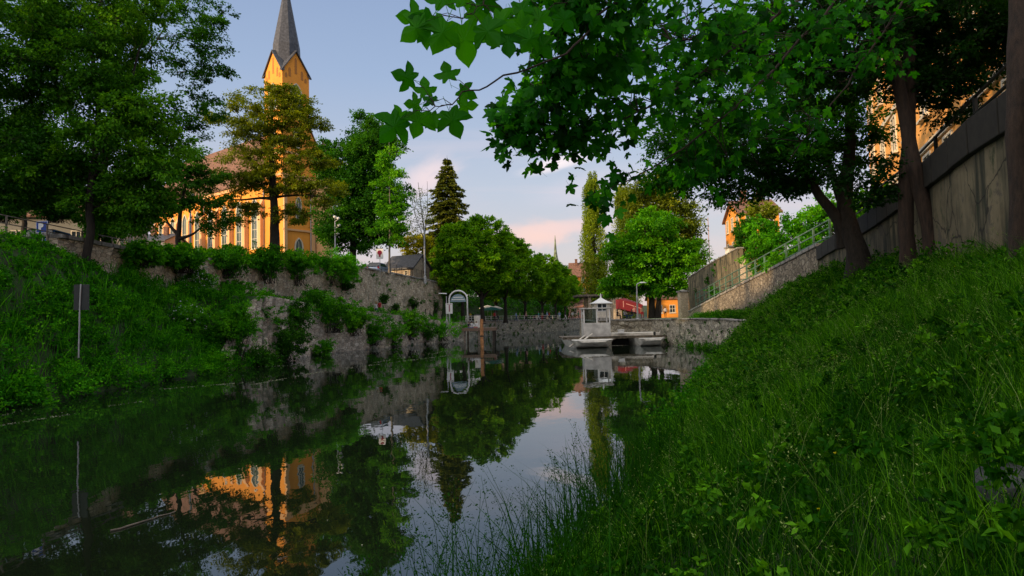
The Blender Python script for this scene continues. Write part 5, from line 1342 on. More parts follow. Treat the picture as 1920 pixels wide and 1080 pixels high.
tree('scrub_tree', 'small low tree with curving branches standing before the orange church wall',
  [([(333,472,50),(334,440,50),(337,405,50),(345,360,50),(352,320,50)], .26,.07),([(334,440,50),(312,420,50),(306,400,50),(303,378,50)], .12,.05),([(334,448,50),(362,444,50),(376,430,50),(392,408,50)], .12,.05)],
  [(310,350,55,48,50,2,17),(385,360,60,58,50,2.2,20),(345,300,60,36,50,2,12),(400,418,40,22,50,1.4,6),(275,395,35,22,50,1.4,6)],
  1.0, 300, .21, LEAF['leftd'], 14, r_tip=.014, flat=.5, tint=.6, wob=.1)
tree('cedar_like_tree', 'layered spreading tree with straight dark trunk before the church tower',
  [([(515,470,54),(515,400,54),(511,330,54),(508,250,54),(512,185,54)], .48,.08),([(511,372,54),(480,370,54),(450,378,54),(428,372,54)], .13,.05),([(510,300,54),(480,275,54),(450,255,54)], .1,.04),([(511,370,54),(555,365,54),(600,368,54)], .12,.05)],
  [(505,192,80,26,54,2.6,34),(530,245,50,40,54,2.0,20),(470,250,50,26,54,2,12),(430,225,40,22,54,2,10),(560,235,60,35,54,2.2,20),(460,290,58,28,54,2.2,14),(560,300,70,36,54,2.4,22),(600,355,58,38,54,2.2,18),(430,345,60,26,54,2.2,14),(490,335,60,24,54,2,16),(530,345,50,22,54,1.8,12),(565,400,50,22,54,1.8,9),(455,400,44,24,54,1.8,9)],
  1.05, 300, .20, LEAF['warm'], 15, r_tip=.015, flat=.34, subs=12, tint=.48, rise=.5, droop=.15, upn=1.3)
tree('lime_tree', 'dense dark green tree right of the church',
  [([(662,500,88),(662,440,88),(668,360,88),(676,260,88)], .5,.12)],
  [(690,270,50,52,88,4.5,34),(655,310,60,60,88,4.5,44),(705,360,60,60,88,4.5,40),(680,430,78,44,88,4.5,40),(640,400,50,60,88,4,26)],
  2.0, 480, .36, LEAF['dark'], 16, r_tip=.03, flat=.65, tint=.55)
tree('birch_tree', 'slim young tree with pale straight trunk in front of the dense dark tree',
  [([(730,500,76),(731,440,76),(731,370,76),(730,290,76),(729,258,76)], .14,.03)],
  [(730,310,26,40,76,1.6,14),(730,375,38,40,76,2,20),(728,430,46,28,76,2.2,18)],
  1.0, 260, .26, LEAF['chest'], 17, r_tip=.012, flat=.5, bark=BARKG, tint=.6)
tree('bare_tree', 'thin nearly leafless tree against the pink cloud left of the spruce',
  [([(797,500,96),(796,440,96),(790,390,96),(784,342,96)], .16,.03),([(796,440,96),(802,400,96),(801,340,96)], .08,.02),([(796,450,96),(780,410,96),(772,374,96)], .07,.02)],
  [(785,390,18,42,96,1.5,22),(800,400,20,50,96,1.5,16),(775,430,14,24,96,1.2,10)],
  .8, 26, .22, LEAF['warm'], 18, r_tip=.02, flat=1.1, subs=8, bark=BARKG, tint=.6)
conifer('spruce_tree', 'tall spruce with brownish sunlit tip above the promenade trees', 838, 291, 540, 112, 78, 21, LEAF['spruce'], n_whorl=40, ls=.55)
tree('yellow_shrub_tree', 'yellow flowering round tree beside the tall plain lamp post',
  [([(782,520,100),(782,490,100),(782,460,100)], .14,.05)],
  [(782,466,26,30,100,2.2,22)], 1.2, 300, .30, LEAF['yellow'], 22, r_tip=.02, flat=.8)
# clipped plane trees on the promenade: one is built, the rest are copies turned and scaled
R = np.random.default_rng(77)
def plane_proto():
    root = empty('plane_tree', 'big broad plane tree nearest on the promenade', 'tree', (0,0,0), 0, 'plane trees lining the promenade')
    tr = [([(0,0,-.2),(0,.05,2.2),(.1,0,3.6),(.2,.1,9),(.1,0,12.5)], .32,.07),([(.1,0,3.4),(1.4,.8,5.2),(2.4,1.2,8)],.16,.05),([(.1,0,3.2),(-1.3,-.9,5.0),(-2.3,-1.2,7.6)],.16,.05)]
    k = 105; v = rand_dirs(R,k); r = R.uniform(.3,1,k)**.42
    C = v*r[:,None]*np.array([4.3,4.3,5.3])+[0,0,9.0]; C[:,2] = np.where(C[:,2]<4.6, 4.6+R.uniform(0,1.2,k), C[:,2])
    V,F = grow(R, tr, C, .02, rise=.7)
    part, subw = clump_leaves(R, C, 1.15*R.uniform(.7,1.3,k), 330, .34, flat=.6, subs=12, tint_c=.5)
    mesh_np('trunk', V, [F], BARK, root, smooth=True); leaf_obj('crown', [part], LEAF['plane'], root)
    return root
pt = plane_proto()
spots = [(868,98,1.02,1.0,'big broad plane tree just right of the white arch'),(905,100,1.15,1.05,'tallest plane tree of the promenade row, right below the spruce'),(948,112,1.08,1.0,'plane tree third along the promenade, behind the black trunks'),
  (985,124,.98,1.0,'plane tree over the walking people, fourth along the promenade'),(1018,136,.98,1.0,'yellow green plane tree fifth along the promenade'),(1042,150,.95,1.0,'plane tree sixth along the promenade, under the distant spire'),(1060,166,.9,1.0,'small looking plane tree next to last before the poplar'),(1076,184,.8,.9,'farthest smallest plane tree beside the poplar'),
  (838,110,1.0,1.0,'plane tree half behind the end of the high wall'),(930,126,1.0,1.0,'plane tree in the back row between the tallest and third ones')]
for i,(px,d,s,sw,lb) in enumerate(spots):
    o = pt if i==0 else copy_tree(pt); q = P(px,600,d)
    zb = float(ground_z(q[0],q[1])); zb = 2.3 if zb<5.5 else zb
    if i in (8,): zb = min(zb, 6)
    o.location = (q[0],q[1],zb); o.scale = (s*sw,s*sw,s*(1.0 if i else 1.05)); o.rotation_euler = (0,0,i*2.1+.3); o['label'] = lb
for k_,(px_,lb_) in enumerate(((45,'broad dark tree beyond the street behind the parking sign'),(-130,'broad dark tree beyond the street outside the left edge'))):
    tree('street_tree', lb_, [([(px_,470,58),(px_,400,58),(px_+6,300,58)], .3,.1)], [(px_,300,95,85,58,4,44)], 1.9, 330, .32, LEAF['leftd'], 300+k_, r_tip=.02, flat=.7, group='dark trees across the street')
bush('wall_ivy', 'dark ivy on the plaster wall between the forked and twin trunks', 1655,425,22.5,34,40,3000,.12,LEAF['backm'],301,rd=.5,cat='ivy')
# far small conical tree
conifer('fir_tree', 'small dark far conifer just right of the distant spire', 1068, 500, 585, 200, 14, 23, LEAF['spruce'], n_whorl=18, ls=.8)
# poplars and the chestnut on the right
poplar('poplar_tree', 'tall slender poplar lit from the left rising over the promenade', 1109, 317, 600, 128, 27, 24, LEAF['poplar'], 34000, ls=.32)
poplar('poplar_tree', 'yellow green poplar half hidden behind the chestnut', 1166, 345, 600, 135, 27, 25, LEAF['lime'], 26000, ls=.34)
tree('chestnut_tree', 'broad layered chestnut on the lawn with double trunk behind the grey lamp',
  [([(1222,606,82),(1222,570,82),(1224,530,82),(1226,480,82),(1226,440,82)], .52,.12),([(1231,606,81.5),(1233,570,82),(1246,530,82),(1262,490,82)], .34,.1)],
  [(1220,430,62,34,82,4.5,30),(1170,480,44,34,82,4,26),(1280,485,44,32,82,4,26),(1225,490,80,40,82,5,48),(1200,530,80,26,82,5,34),(1150,535,28,20,82,3,8),(1275,535,30,18,82,3,9)],
  1.75, 430, .36, LEAF['chest'], 26, r_tip=.03, flat=.42, subs=13, tint=.55, upn=1.3)
tree('linden_tree', 'darker taller tree behind the layered chestnut',
  [([(1235,600,100),(1236,500,100),(1238,420,100),(1236,360,100)], .45,.12)],
  [(1225,370,55,52,100,5,36),(1265,400,45,50,100,5,26),(1195,385,32,40,100,4,14),(1240,450,62,40,100,5,26)],
  2.1, 330, .42, LEAF['warm'], 27, r_tip=.03, flat=.6, tint=.35)
# ------------------------------------------------------------------ near trees, right bank
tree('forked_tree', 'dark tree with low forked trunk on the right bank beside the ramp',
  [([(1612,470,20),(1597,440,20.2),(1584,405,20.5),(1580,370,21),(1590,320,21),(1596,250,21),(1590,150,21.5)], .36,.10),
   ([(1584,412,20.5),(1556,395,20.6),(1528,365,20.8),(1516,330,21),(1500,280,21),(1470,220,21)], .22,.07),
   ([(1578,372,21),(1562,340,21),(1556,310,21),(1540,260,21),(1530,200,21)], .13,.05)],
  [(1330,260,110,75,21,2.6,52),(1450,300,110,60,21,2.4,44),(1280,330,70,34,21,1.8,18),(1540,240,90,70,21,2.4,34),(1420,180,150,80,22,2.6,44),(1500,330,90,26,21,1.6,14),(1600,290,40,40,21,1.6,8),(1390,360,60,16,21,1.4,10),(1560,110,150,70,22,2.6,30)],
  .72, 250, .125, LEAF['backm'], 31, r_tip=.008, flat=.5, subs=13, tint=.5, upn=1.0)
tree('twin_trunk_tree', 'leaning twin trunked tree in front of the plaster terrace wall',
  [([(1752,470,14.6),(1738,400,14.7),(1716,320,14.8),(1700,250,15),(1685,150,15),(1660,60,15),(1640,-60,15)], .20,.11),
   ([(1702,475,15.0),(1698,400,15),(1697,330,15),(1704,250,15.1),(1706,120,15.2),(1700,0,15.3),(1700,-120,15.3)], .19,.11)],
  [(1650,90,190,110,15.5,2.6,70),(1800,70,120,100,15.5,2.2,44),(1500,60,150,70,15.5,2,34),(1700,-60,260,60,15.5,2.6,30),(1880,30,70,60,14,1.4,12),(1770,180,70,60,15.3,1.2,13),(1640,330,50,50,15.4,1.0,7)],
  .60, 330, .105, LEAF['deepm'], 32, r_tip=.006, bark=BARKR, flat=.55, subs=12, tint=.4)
# the maple whose low branches reach over the photographer
def maple():
    R = np.random.default_rng(41)
    tr = [([P(1924,560,9.1),P(1918,470,9.2),P(1913,380,9.3),P(1908,280,9.4),P(1903,160,9.5),P(1913,0,9.7),P(1908,-250,9.8),P(1890,-600,10)], .155,.12)]
    base = tr[0][0][0]
    root = empty('maple_tree', 'sycamore maple with bare trunk at the right edge and big leaves hanging over the river', 'tree', base)
    limbs = [  # pixel paths of the drooping limbs
      ([P(1890,-350,9.8),P(1600,-260,8),P(1380,-120,6.2),P(1120,20,5.0),P(1085,95,4.7),P(940,148,4.35),P(862,180,4.2),P(806,208,4.1)], .020,.003),
      ([P(1600,-260,8),P(1200,-160,5.4),P(980,-40,4.5),P(920,-5,4.3),P(868,35,4.15)], .014,.003),
      ([P(1890,-350,9.8),P(1700,-160,8.5),P(1420,60,7.2),P(1240,190,6.4),P(1080,260,6.0),P(955,258,5.8)], .028,.003),
      ([P(1700,-160,8.5),P(1500,80,7.6),P(1350,230,6.9),P(1200,330,6.3),P(1100,372,6.0)], .024,.003),
      ([P(1420,60,7.2),P(1300,70,6.6),P(1150,110,6.0),P(1000,160,5.6)], .015,.003),
      ([P(1890,-350,9.8),P(1740,-60,8.6),P(1640,80,8.0),P(1560,200,7.6),P(1480,300,7.2)], .026,.004),
      ([P(1200,-160,5.4),P(1120,-40,5.0),P(1010,30,4.8)], .012,.003)]
    Vs, Fs, off = [], [], 0
    def addt(V,F):
        nonlocal off
        Vs.append(V); Fs.append(F+off); off += len(V)
    V,F = grow(R, tr, np.array([P(1900,-300,9.5)]), .02); addt(V,F)
    L_nodes = []
    for pts, r0, r1 in limbs:
        q = np.array(pts); s = np.linspace(0,1,len(q)); u = np.linspace(0,1,len(q)*5)
        q = np.column_stack([np.interp(u,s,q[:,i]) for i in range(3)])
        for _ in range(3): q[1:-1] = (q[:-2]+2*q[1:-1]+q[2:])/4
        q[1:-1] += R.normal(size=(len(q)-2,3))*.012
        V,F = tube_np(q, r0+(r1-r0)*u**.7, 7); addt(V,F); L_nodes.append(q)
    nodes = np.concatenate(L_nodes)
    pos, tip, nrm, siz, tin = [], [], [], [], []
    def leaf(p, s, tp, nr, t): pos.append(p); siz.append(s); tip.append(tp); nrm.append(nr); tin.append(t)
    toc = lambda p: (CAMPOS-p)/np.linalg.norm(CAMPOS-p)
    RX = RM[:,0]; RY = RM[:,1]
    def pix_dir(ax, ay, az=0): return RX*ax + RY*ay + RM[:,2]*az     # image right, image up, to the viewer
    # leaves one by one at the two end sprays (px,py of stalk joint, size px, tip direction)
    for (px,py,sz,ax,ay,tw) in ((776,150,44,-.9,.25,.3),(842,148,40,-.25,.9,.3),(800,178,36,-.1,.9,.6),(862,168,36,.85,-.35,.2),(786,196,34,-.9,.1,.5),(790,210,52,-.35,-.9,.1),(752,222,60,-.55,-.75,.2),(842,208,54,.35,-.9,.2),(862,200,36,.9,.1,.4),(808,214,34,.5,-.85,.5),(760,222,40,-1,-.1,.3),(815,190,30,-.8,.5,.6),
                              (812,30,56,-.5,-.8,.2),(836,10,60,-.2,.9,.4),(880,18,50,.6,-.3,.3),(866,46,76,.15,-.98,.1),(838,40,66,-.35,-.92,.3),(798,40,60,-.8,-.55,.5),(790,36,50,-.95,.1,.3),(902,44,58,.55,-.8,.2),(925,34,50,.8,-.5,.3),(870,12,50,.1,.9,.5),(905,10,50,.7,.6,.4),(950,60,52,.1,-.95,.2),(968,34,56,.5,-.7,.3),(975,5,50,.1,-.9,.3),(1015,20,46,-.2,-.9,.2),(1000,60,46,-.4,-.85,.3),(1008,75,44,.5,-.8,.3),(1048,25,44,.6,-.6,.3)):
        d = 4.15 + .2*R.random(); p = P(px,py,d); s = sz*d/FPX*1.05
        leaf(p, s, pix_dir(ax,ay,R.uniform(-.3,.3)), toc(p)*.8+RM[:,2]*.2+R.normal(size=3)*tw*.7, R.uniform(.3,.8))
        j = nodes[np.argmin(np.linalg.norm(nodes-p,axis=1))]
        V,F = tube_np([j,(j+p)/2+[0,0,.03],p],[.003,.0022,.0015],4); addt(V,F)
    # twigs with clusters, denser towards the right; (px,py,rx,ry,d,rd,count)
    tw = blob_points(R, [(1090,60,110,50,5.4,.5,34),(1040,170,62,60,5.8,.4,24),(1140,140,110,76,6.2,.7,46),(1010,228,80,24,5.9,.25,22),(940,246,26,24,5.8,.2,6),(1110,250,70,26,6.1,.3,16),(1290,50,150,80,6.8,.9,52),(1300,180,110,60,6.9,.8,30),
        (1180,336,26,16,6.2,.3,3),(1135,376,28,7,6.0,.2,2),(1480,60,150,90,7.8,1.0,36),(1450,210,110,60,7.6,.8,18),(1330,310,60,26,7.0,.4,7),(1620,70,100,90,8.2,.8,26),(1100,0,150,36,5.3,.5,22)])
    for c in tw:
        j = nodes[np.argmin(np.linalg.norm(nodes-c,axis=1)+.25*np.maximum(0,c[0]-nodes[:,0]))]
        mid = (j+c)/2+[0,0,.06]+R.normal(size=3)*.02
        V,F = tube_np([j,mid,c],[.006,.0045,.003],4); addt(V,F)
        dr = c-j; dr /= np.linalg.norm(dr)+1e-6
        for i in range(int(R.integers(7,12))):
            p = c + dr*R.uniform(-.25,.12) + R.normal(size=3)*[.14,.14,.11]
            vv_ = RM.T @ (p-CAMPOS)
            if 960-FPX*vv_[0]/vv_[2] < 912: continue
            tp = dr*.5 + R.normal(size=3)*.55 + np.array([-.15,-.1,-.75])
            nr = toc(p)*.55 + np.array([0,0,.75]) + R.normal(size=3)*.42
            leaf(p, R.uniform(.065,.14), tp, nr, .47+R.normal()*.27)
    pos = np.array(pos)-base
    A = leaves(pos, np.array(siz), np.array(tip), np.array(nrm), MV, MF, np.array(tin))
    B = leaves(pos, np.array(siz), np.array(tip), np.array(nrm), MV, MS, np.array(tin)*.6)
    mesh_np('trunk', np.concatenate(Vs)-base, [np.concatenate(Fs)], BARKR, root, smooth=True)
    Vc, Fc, Ac = A; Fall = [np.concatenate([Fc, B[1]])]
    mesh_np('crown', Vc, Fall, LEAF['maple'], root, attr=np.clip(Ac,0,1))
maple()

# ------------------------------------------------------------------ bushes
G1 = 'bushes along the top of the high stone wall'
for i,(px,py,d,rx,ry,n,ls,m,lb) in enumerate((
  (265,476,37.2,48,26,5200,.20,'bush','bush left end of the wall top row, under the small low tree'),
  (345,482,41.5,58,30,6200,.20,'bush','mid green bush on the wall top below the small low tree'),
  (430,488,48,60,34,7000,.20,'bush','wide bush on the wall top left of the straight trunk'),
  (500,494,53.5,54,38,6500,.20,'bush','bush hiding the foot of the straight trunked tree'),
  (560,498,59,54,38,6500,.21,'bush','darker bush on the wall top before the church end wall'),
  (618,502,65.2,44,36,6000,.21,'bush','bush next to the light green rounded one on the wall top'),
  (644,508,68,34,36,6500,.20,'bright','bright light green rounded bush at the right end of the wall top row'))):
    bush('wall_bush', lb, px,py,d,rx,ry,n,ls,LEAF[m],50+i,rd=2.0,group=G1,tint=.52)
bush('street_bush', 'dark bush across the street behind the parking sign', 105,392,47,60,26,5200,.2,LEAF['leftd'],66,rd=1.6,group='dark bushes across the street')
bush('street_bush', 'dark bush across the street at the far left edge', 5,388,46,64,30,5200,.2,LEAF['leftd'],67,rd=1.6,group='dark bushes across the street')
bush('elder_bush', 'round bright topped bush behind the slope left of the church', 200,428,38,50,36,7000,.17,LEAF['bush'],61,rd=1.8)
bush('flowering_bush', 'white flowering bush clinging to the stone wall', 372,532,42.5,40,34,4200,.16,LEAF['bush'],62,rd=1.0,extra=(LEAF['white'],420,.09))
G2 = 'bushes on the ledge and the low river wall'
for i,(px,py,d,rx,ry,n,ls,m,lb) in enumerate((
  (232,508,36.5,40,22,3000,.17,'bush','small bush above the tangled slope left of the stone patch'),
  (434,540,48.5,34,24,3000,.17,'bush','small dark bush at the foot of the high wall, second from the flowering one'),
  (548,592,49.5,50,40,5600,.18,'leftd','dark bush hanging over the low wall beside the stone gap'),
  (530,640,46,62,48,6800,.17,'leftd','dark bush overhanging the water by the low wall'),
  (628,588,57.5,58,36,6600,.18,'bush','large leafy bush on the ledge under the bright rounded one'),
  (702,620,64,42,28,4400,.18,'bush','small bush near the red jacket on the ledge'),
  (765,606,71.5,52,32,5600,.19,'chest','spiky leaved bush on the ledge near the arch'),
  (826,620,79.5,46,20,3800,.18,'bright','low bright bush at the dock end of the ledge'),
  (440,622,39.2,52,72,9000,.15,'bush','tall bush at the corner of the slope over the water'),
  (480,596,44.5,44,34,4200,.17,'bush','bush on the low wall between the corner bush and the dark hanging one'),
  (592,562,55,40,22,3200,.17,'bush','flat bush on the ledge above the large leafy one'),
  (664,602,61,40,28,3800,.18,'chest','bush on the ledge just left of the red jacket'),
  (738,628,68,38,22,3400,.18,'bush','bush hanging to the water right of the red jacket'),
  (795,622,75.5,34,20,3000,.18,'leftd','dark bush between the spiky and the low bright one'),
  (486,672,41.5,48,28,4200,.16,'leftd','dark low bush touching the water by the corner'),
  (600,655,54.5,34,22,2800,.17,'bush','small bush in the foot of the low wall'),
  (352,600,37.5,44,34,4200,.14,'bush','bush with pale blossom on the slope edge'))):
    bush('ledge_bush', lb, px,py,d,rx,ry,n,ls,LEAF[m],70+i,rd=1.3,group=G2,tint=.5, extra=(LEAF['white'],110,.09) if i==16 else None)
for i,(px,py,d,rx,ry) in enumerate(((650,535,68,20,10),(720,560,76,14,10),(776,568,86,12,14),(815,575,95,14,26),(590,548,62,22,9),(742,580,80,12,16))):
    bush('wall_creeper', ('tuft of creeper','clump of ivy','dark patch of ivy','tall ivy curtain','small tuft of weeds','ivy clump')[i]+(' high on the wall under the bright bush',' on the wall above the red jacket',' below the tall plain lamp post',' near the right end of the high wall',' in the wall above the large leafy bush',' low on the wall right of the red jacket')[i], px,py,d,rx,ry,1100,.16,LEAF['leftd'],90+i,rd=.5,group='creepers on the high stone wall',cat='creeper')

# climbing greenery behind the ramp
G3 = 'climbing shrubs behind the ramp railing'
for i,(px,py,d,rx,ry,m,lb) in enumerate(((1345,520,63,30,34,'leftd','small ivy patch over the garden wall at the ramp foot'),(1440,470,46,48,42,'chest','leafy shrub right of the tall stone pier'),(1500,430,42,60,52,'bush','bright leafy shrub mass left of the forked trunk'),(1480,490,38,50,30,'chest','lower shrub directly behind the ramp railing'),(1570,400,38,60,56,'bush','shrub mass seen through the fork of the dark tree'),(1640,390,34,50,50,'chest','shrub mass between the forked tree and the twin trunks'),(1425,395,60,30,26,'warm','shrub covering the small orange house'),(1395,440,56,24,50,'leftd','dark narrow shrub beside the stone pier'))):
    bush('climbing_shrub', lb, px,py,d,rx,ry,5200,.20,LEAF[m],110+i,rd=1.6,group=G3,tint=.5,zbase=ZZ(px,py+ry*1.2,d))

# ------------------------------------------------------------------ undergrowth on the left slope
def scatter_under():
    R = np.random.default_rng(200)
    parts = []
    def patch(n, ylo, yhi, s0, s1, hmax, ls, mix=1.0, side='L'):
        y = R.uniform(ylo,yhi,n); s = R.uniform(s0,s1,n)
        x = XL(y)-s if side=='L' else XR(y)+s
        return x,y
    # lobes
    k = 620; y = R.uniform(14,43,k); s = R.uniform(-.6,5.6,k)
    x = XL(y)-s; z = np.maximum(ground_z(x,y),0)+R.uniform(.1,.75,k)
    keep = ~((s>4.6)&(y>25)&(R.uniform(0,1,k)<.8)); x,y,z = x[keep],y[keep],z[keep]
    low = (y<34)&(XL(y)-x>2.8); z = np.where(low, ground_z(x,y)-.12, z)
    C = np.column_stack([x,y,z]); r = R.uniform(.35,.8,len(C))*np.where(R.uniform(0,1,len(C))<.25,1.7,1); r = np.where(low, .38, r)
    p,_ = clump_leaves(R, C, r, 230, .12, flat=.85, subs=10, droop=.2, tint_c=.5)
    parts.append(p)
    k = 330; y = R.uniform(19,37,k); s = R.uniform(1.6,5.0,k); x = XL(y)-s; z = ground_z(x,y)+R.uniform(-.12,.06,k)
    p,_ = clump_leaves(R, np.column_stack([x,y,z]), R.uniform(.28,.5,k), 150, .10, flat=.75, subs=9, droop=.2, tint_c=.5); parts.append(p)
    # upright stems and grasses between
    n = 5000; y = R.uniform(14,42,n); s = R.uniform(-.2,4.7,n); s = np.where((y<34)&(s>3.2), s-2.2, s); x = XL(y)-s; z = np.maximum(ground_z(x,y),0)
    h = R.uniform(.4,1.1,n); pos = np.column_stack([x,y,z+R.uniform(0,.4,n)])
    tp = np.column_stack([R.normal(0,.3,n),R.normal(0,.3,n),np.ones(n)])
    parts.append(leaves(pos, h, tp, rand_dirs(R,n)+[0,-.8,0], tint=.55+R.normal(0,.2,n), wid=.06))
    o = leaf_obj('undergrowth', parts, LEAF['slope']); tag(o, 'tangled green undergrowth covering the steep left river slope', 'undergrowth', kind='stuff')
    # ledge growth
    parts = []
    k = 420; y = R.uniform(43,87,k); wid = XL(y)-ip(T_XU,y); u = R.uniform(-.12,1,k); x = XL(y)-u*wid
    z = ip(T_ZL,y)+R.uniform(-.35,.35,k)-np.where(u<.05,R.uniform(0,1.2,k),0)
    p,_ = clump_leaves(R, np.column_stack([x,y,z]), R.uniform(.35,1.0,k), 150, .16, flat=.8, subs=8, tint_c=.5); parts.append(p)
    k = 70; y = R.uniform(46,98,k); x = XL(y)*0+ip(T_XU,y)+.25; z = ip(T_ZL,y)+R.uniform(.2,1,k)*(ip(T_ZU,y)-ip(T_ZL,y))
    p,_ = clump_leaves(R, np.column_stack([x,y,z]), R.uniform(.2,.55,k), 60, .14, flat=1.1, subs=6, droop=.8, tint_c=.4); parts.append(p)
    k = 130; y = R.uniform(37,71,k); x = ip(T_XU,y)+R.uniform(-.5,.35,k); z = ip(T_ZU,y)+R.uniform(-.1,.8,k)
    p,_ = clump_leaves(R, np.column_stack([x,y,z]), R.uniform(.45,.9,k), 190, .18, flat=.8, subs=9, droop=.4, tint_c=.5); parts.append(p)
    o = leaf_obj('ledge_growth', parts, LEAF['slope']); tag(o, 'low weeds and creepers on the wall ledge and in the wall joints', 'weeds', kind='stuff')
    # growth on the quay and the canal wall
    parts = []
    k = 34; y = R.uniform(39,63,k); x = XR(y)-.1; z = R.uniform(.1,2.0,k)
    p,_ = clump_leaves(R, np.column_stack([x,y,z]), R.uniform(.15,.4,k), 60, .12, flat=1, subs=6, droop=.6); parts.append(p)
    k = 60; y = R.uniform(96,140,k); x = XL(y)+.1; z = R.uniform(.1,2.3,k)
    p,_ = clump_leaves(R, np.column_stack([x,y,z]), R.uniform(.3,.7,k), 60, .24, flat=1.2, subs=6, droop=.7); parts.append(p)
    o = leaf_obj('quay_growth', parts, LEAF['leftd']); tag(o, 'moss and weeds hanging on the quay and canal walls', 'weeds', kind='stuff')
scatter_under()

# ------------------------------------------------------------------ grass bank, right
def blades(R, x, y, z, h, w, lean, tint):
    """bent three-segment blades"""
    n = len(x); a = R.uniform(0,2*PI,n); dx, dy = np.cos(a), np.sin(a)
    b = np.arctan2(y,x)+PI/2+R.normal(0,.5,n); wx, wy = np.cos(b)*w/2, np.sin(b)*w/2
    rows = []
    for u,wd in ((0,1),(.4,.85),(.75,.5),(1,.04)):
        off = lean*h*u**2.0; zz = z+h*(u-.28*(lean*u)**2)
        cx, cy = x+dx*off, y+dy*off
        rows.append(np.column_stack([cx-wx*wd, cy-wy*wd, zz])); rows.append(np.column_stack([cx+wx*wd, cy+wy*wd, zz]))
    V = np.stack(rows,1).reshape(-1,3); k = (np.arange(n)*8)[:,None]
    F = np.concatenate([k+np.array([[2*i,2*i+1,2*i+3,2*i+2]]) for i in range(3)])
    return V, F, np.repeat(tint,8)
def grass_bank():
    R = np.random.default_rng(300)
    def pts(n, y0, y1, gamma=1.0, s0=-.25, smax=None):
        y = y0+(y1-y0)*R.uniform(0,1,n)**gamma
        xr, xw = XR(y), ip(T_XW,y); wd = xw-xr-.1; u = R.uniform(0,1,n); x = xr+s0+u*(wd-s0)
        return x, y
    parts = []
    cl = lambda x,y: .5+.5*np.sin(x*1.1+2*np.sin(y*.7))*np.sin(y*.9+1.7*np.sin(x*.8))
    for (n,y0,y1,h0,h1,w) in ((50000,1.6,6,.12,.45,.006),(80000,5,12,.16,.52,.010),(64000,10,24,.2,.6,.016),(42000,20,53,.25,.65,.028)):
        x,y = pts(n,y0,y1); z = ground_z(x,y)-.03; c = cl(x,y)
        h = (h0+(h1-h0)*R.uniform(0,1,n)**1.5)*(.65+.7*c)
        parts.append(blades(R,x,y,z,h,w*R.uniform(.6,1.4,n),np.abs(R.normal(.55,.45,n)),.44+.4*(c-.5)+R.normal(0,.22,n)))
    o = leaf_obj('grass', parts, LEAF['grass']); tag(o, 'long dense dark green grass covering the right bank', 'grass', kind='stuff')
    # broad leaved herbs between the grass
    k = 2600; x,y = pts(k,2,50,1.2); z = ground_z(x,y)+R.uniform(.05,.45,k)
    sc = .5+y*.02
    p,_ = clump_leaves(R, np.column_stack([x,y,z]), .20*sc*R.uniform(.6,1.5,k), 80, .055, flat=.9, subs=9, tint_c=.5)
    q = clump_leaves(R, np.column_stack([x,y,z])[y>12], (.34*R.uniform(.6,1.5,k))[y>12], 70, .10, flat=.9, subs=9, tint_c=.5)[0]
    # brambly growth under the trees and at the wall foot
    kk = 240; y2 = R.uniform(6,44,kk); x2 = ip(T_XW,y2)-R.uniform(.1,1.6,kk); z2 = ground_z(x2,y2)+R.uniform(.0,.5,kk)
    r = clump_leaves(R, np.column_stack([x2,y2,z2]), R.uniform(.2,.5,kk), 110, .075, flat=.8, subs=9, tint_c=.5)[0]
    o = leaf_obj('meadow_herbs', [p,q,r], LEAF['grass']); tag(o, 'broad leaved weeds mixed into the grass of the right bank', 'weeds', kind='stuff')
    # pale seed heads
    n = 3400; x,y = pts(n,2.2,46,1.3); z = ground_z(x,y)
    V,F,A = seeding(R,x,y,z,R.uniform(.35,.75,n),.0018+y*.0001,12,.010+y*.0006,curve=.55)
    o = leaf_obj('seeding_grass', [(V,F,A)], LEAF['seed']); tag(o, 'pale seeding grass stalks standing above the dark bank', 'grass', kind='stuff')
    # dark reeds and stalks along the edge in front of the water
    n = 300; y = R.uniform(2.3,9.5,n); y[:90] = R.uniform(2.6,5.2,90); x = XR(y)+R.normal(-.05,.22,n); x[:90] -= R.uniform(0,.45,90); z = np.full(n,-.05)+np.maximum(ground_z(x,y),0)
    hh = R.uniform(.6,1.45,n)
    V,F,A = seeding(R,x,y,z,hh,np.full(n,.0065),30,np.full(n,.019),curve=.3)
    n2 = 1700; y2 = R.uniform(2.0,11,n2); x2 = XR(y2)+R.normal(.05,.25,n2); z2 = np.maximum(ground_z(x2,y2),0)-.05
    B = blades(R,x2,y2,z2,R.uniform(.4,1.2,n2),R.uniform(.008,.018,n2),np.abs(R.normal(.5,.35,n2)),R.uniform(.1,.5,n2))
    k = 26; y3 = R.uniform(3.2,7,k); x3 = XR(y3)+R.uniform(-.1,.4,k)
    c3 = clump_leaves(R, np.column_stack([x3,y3,R.uniform(.15,.55,k)]), np.full(k,.16), 26, .075, flat=.8, subs=6)[0]
    o = leaf_obj('reeds', [(V,F,A*.5),B,c3], LEAF['grass']); tag(o, 'tall reeds and seeding stalks silhouetted against the reflecting water', 'reeds', kind='stuff')
    # little meadow flowers
    n = 46; x,y = pts(n,3,14,1.2); z = ground_z(x,y)+R.uniform(.3,.6,n)
    c = np.repeat(np.column_stack([x,y,z]),6,0); p = leaves(c, np.full(len(c),.010), rand_dirs(R,len(c)), rand_dirs(R,len(c))+[0,0,1], tint=R.uniform(.4,1,len(c)), wid=1.3)
    o = leaf_obj('meadow_flowers', [p], LEAF['yellow']); tag(o, 'tiny yellow meadow flowers dotted over the grass bank', 'flowers', kind='stuff')
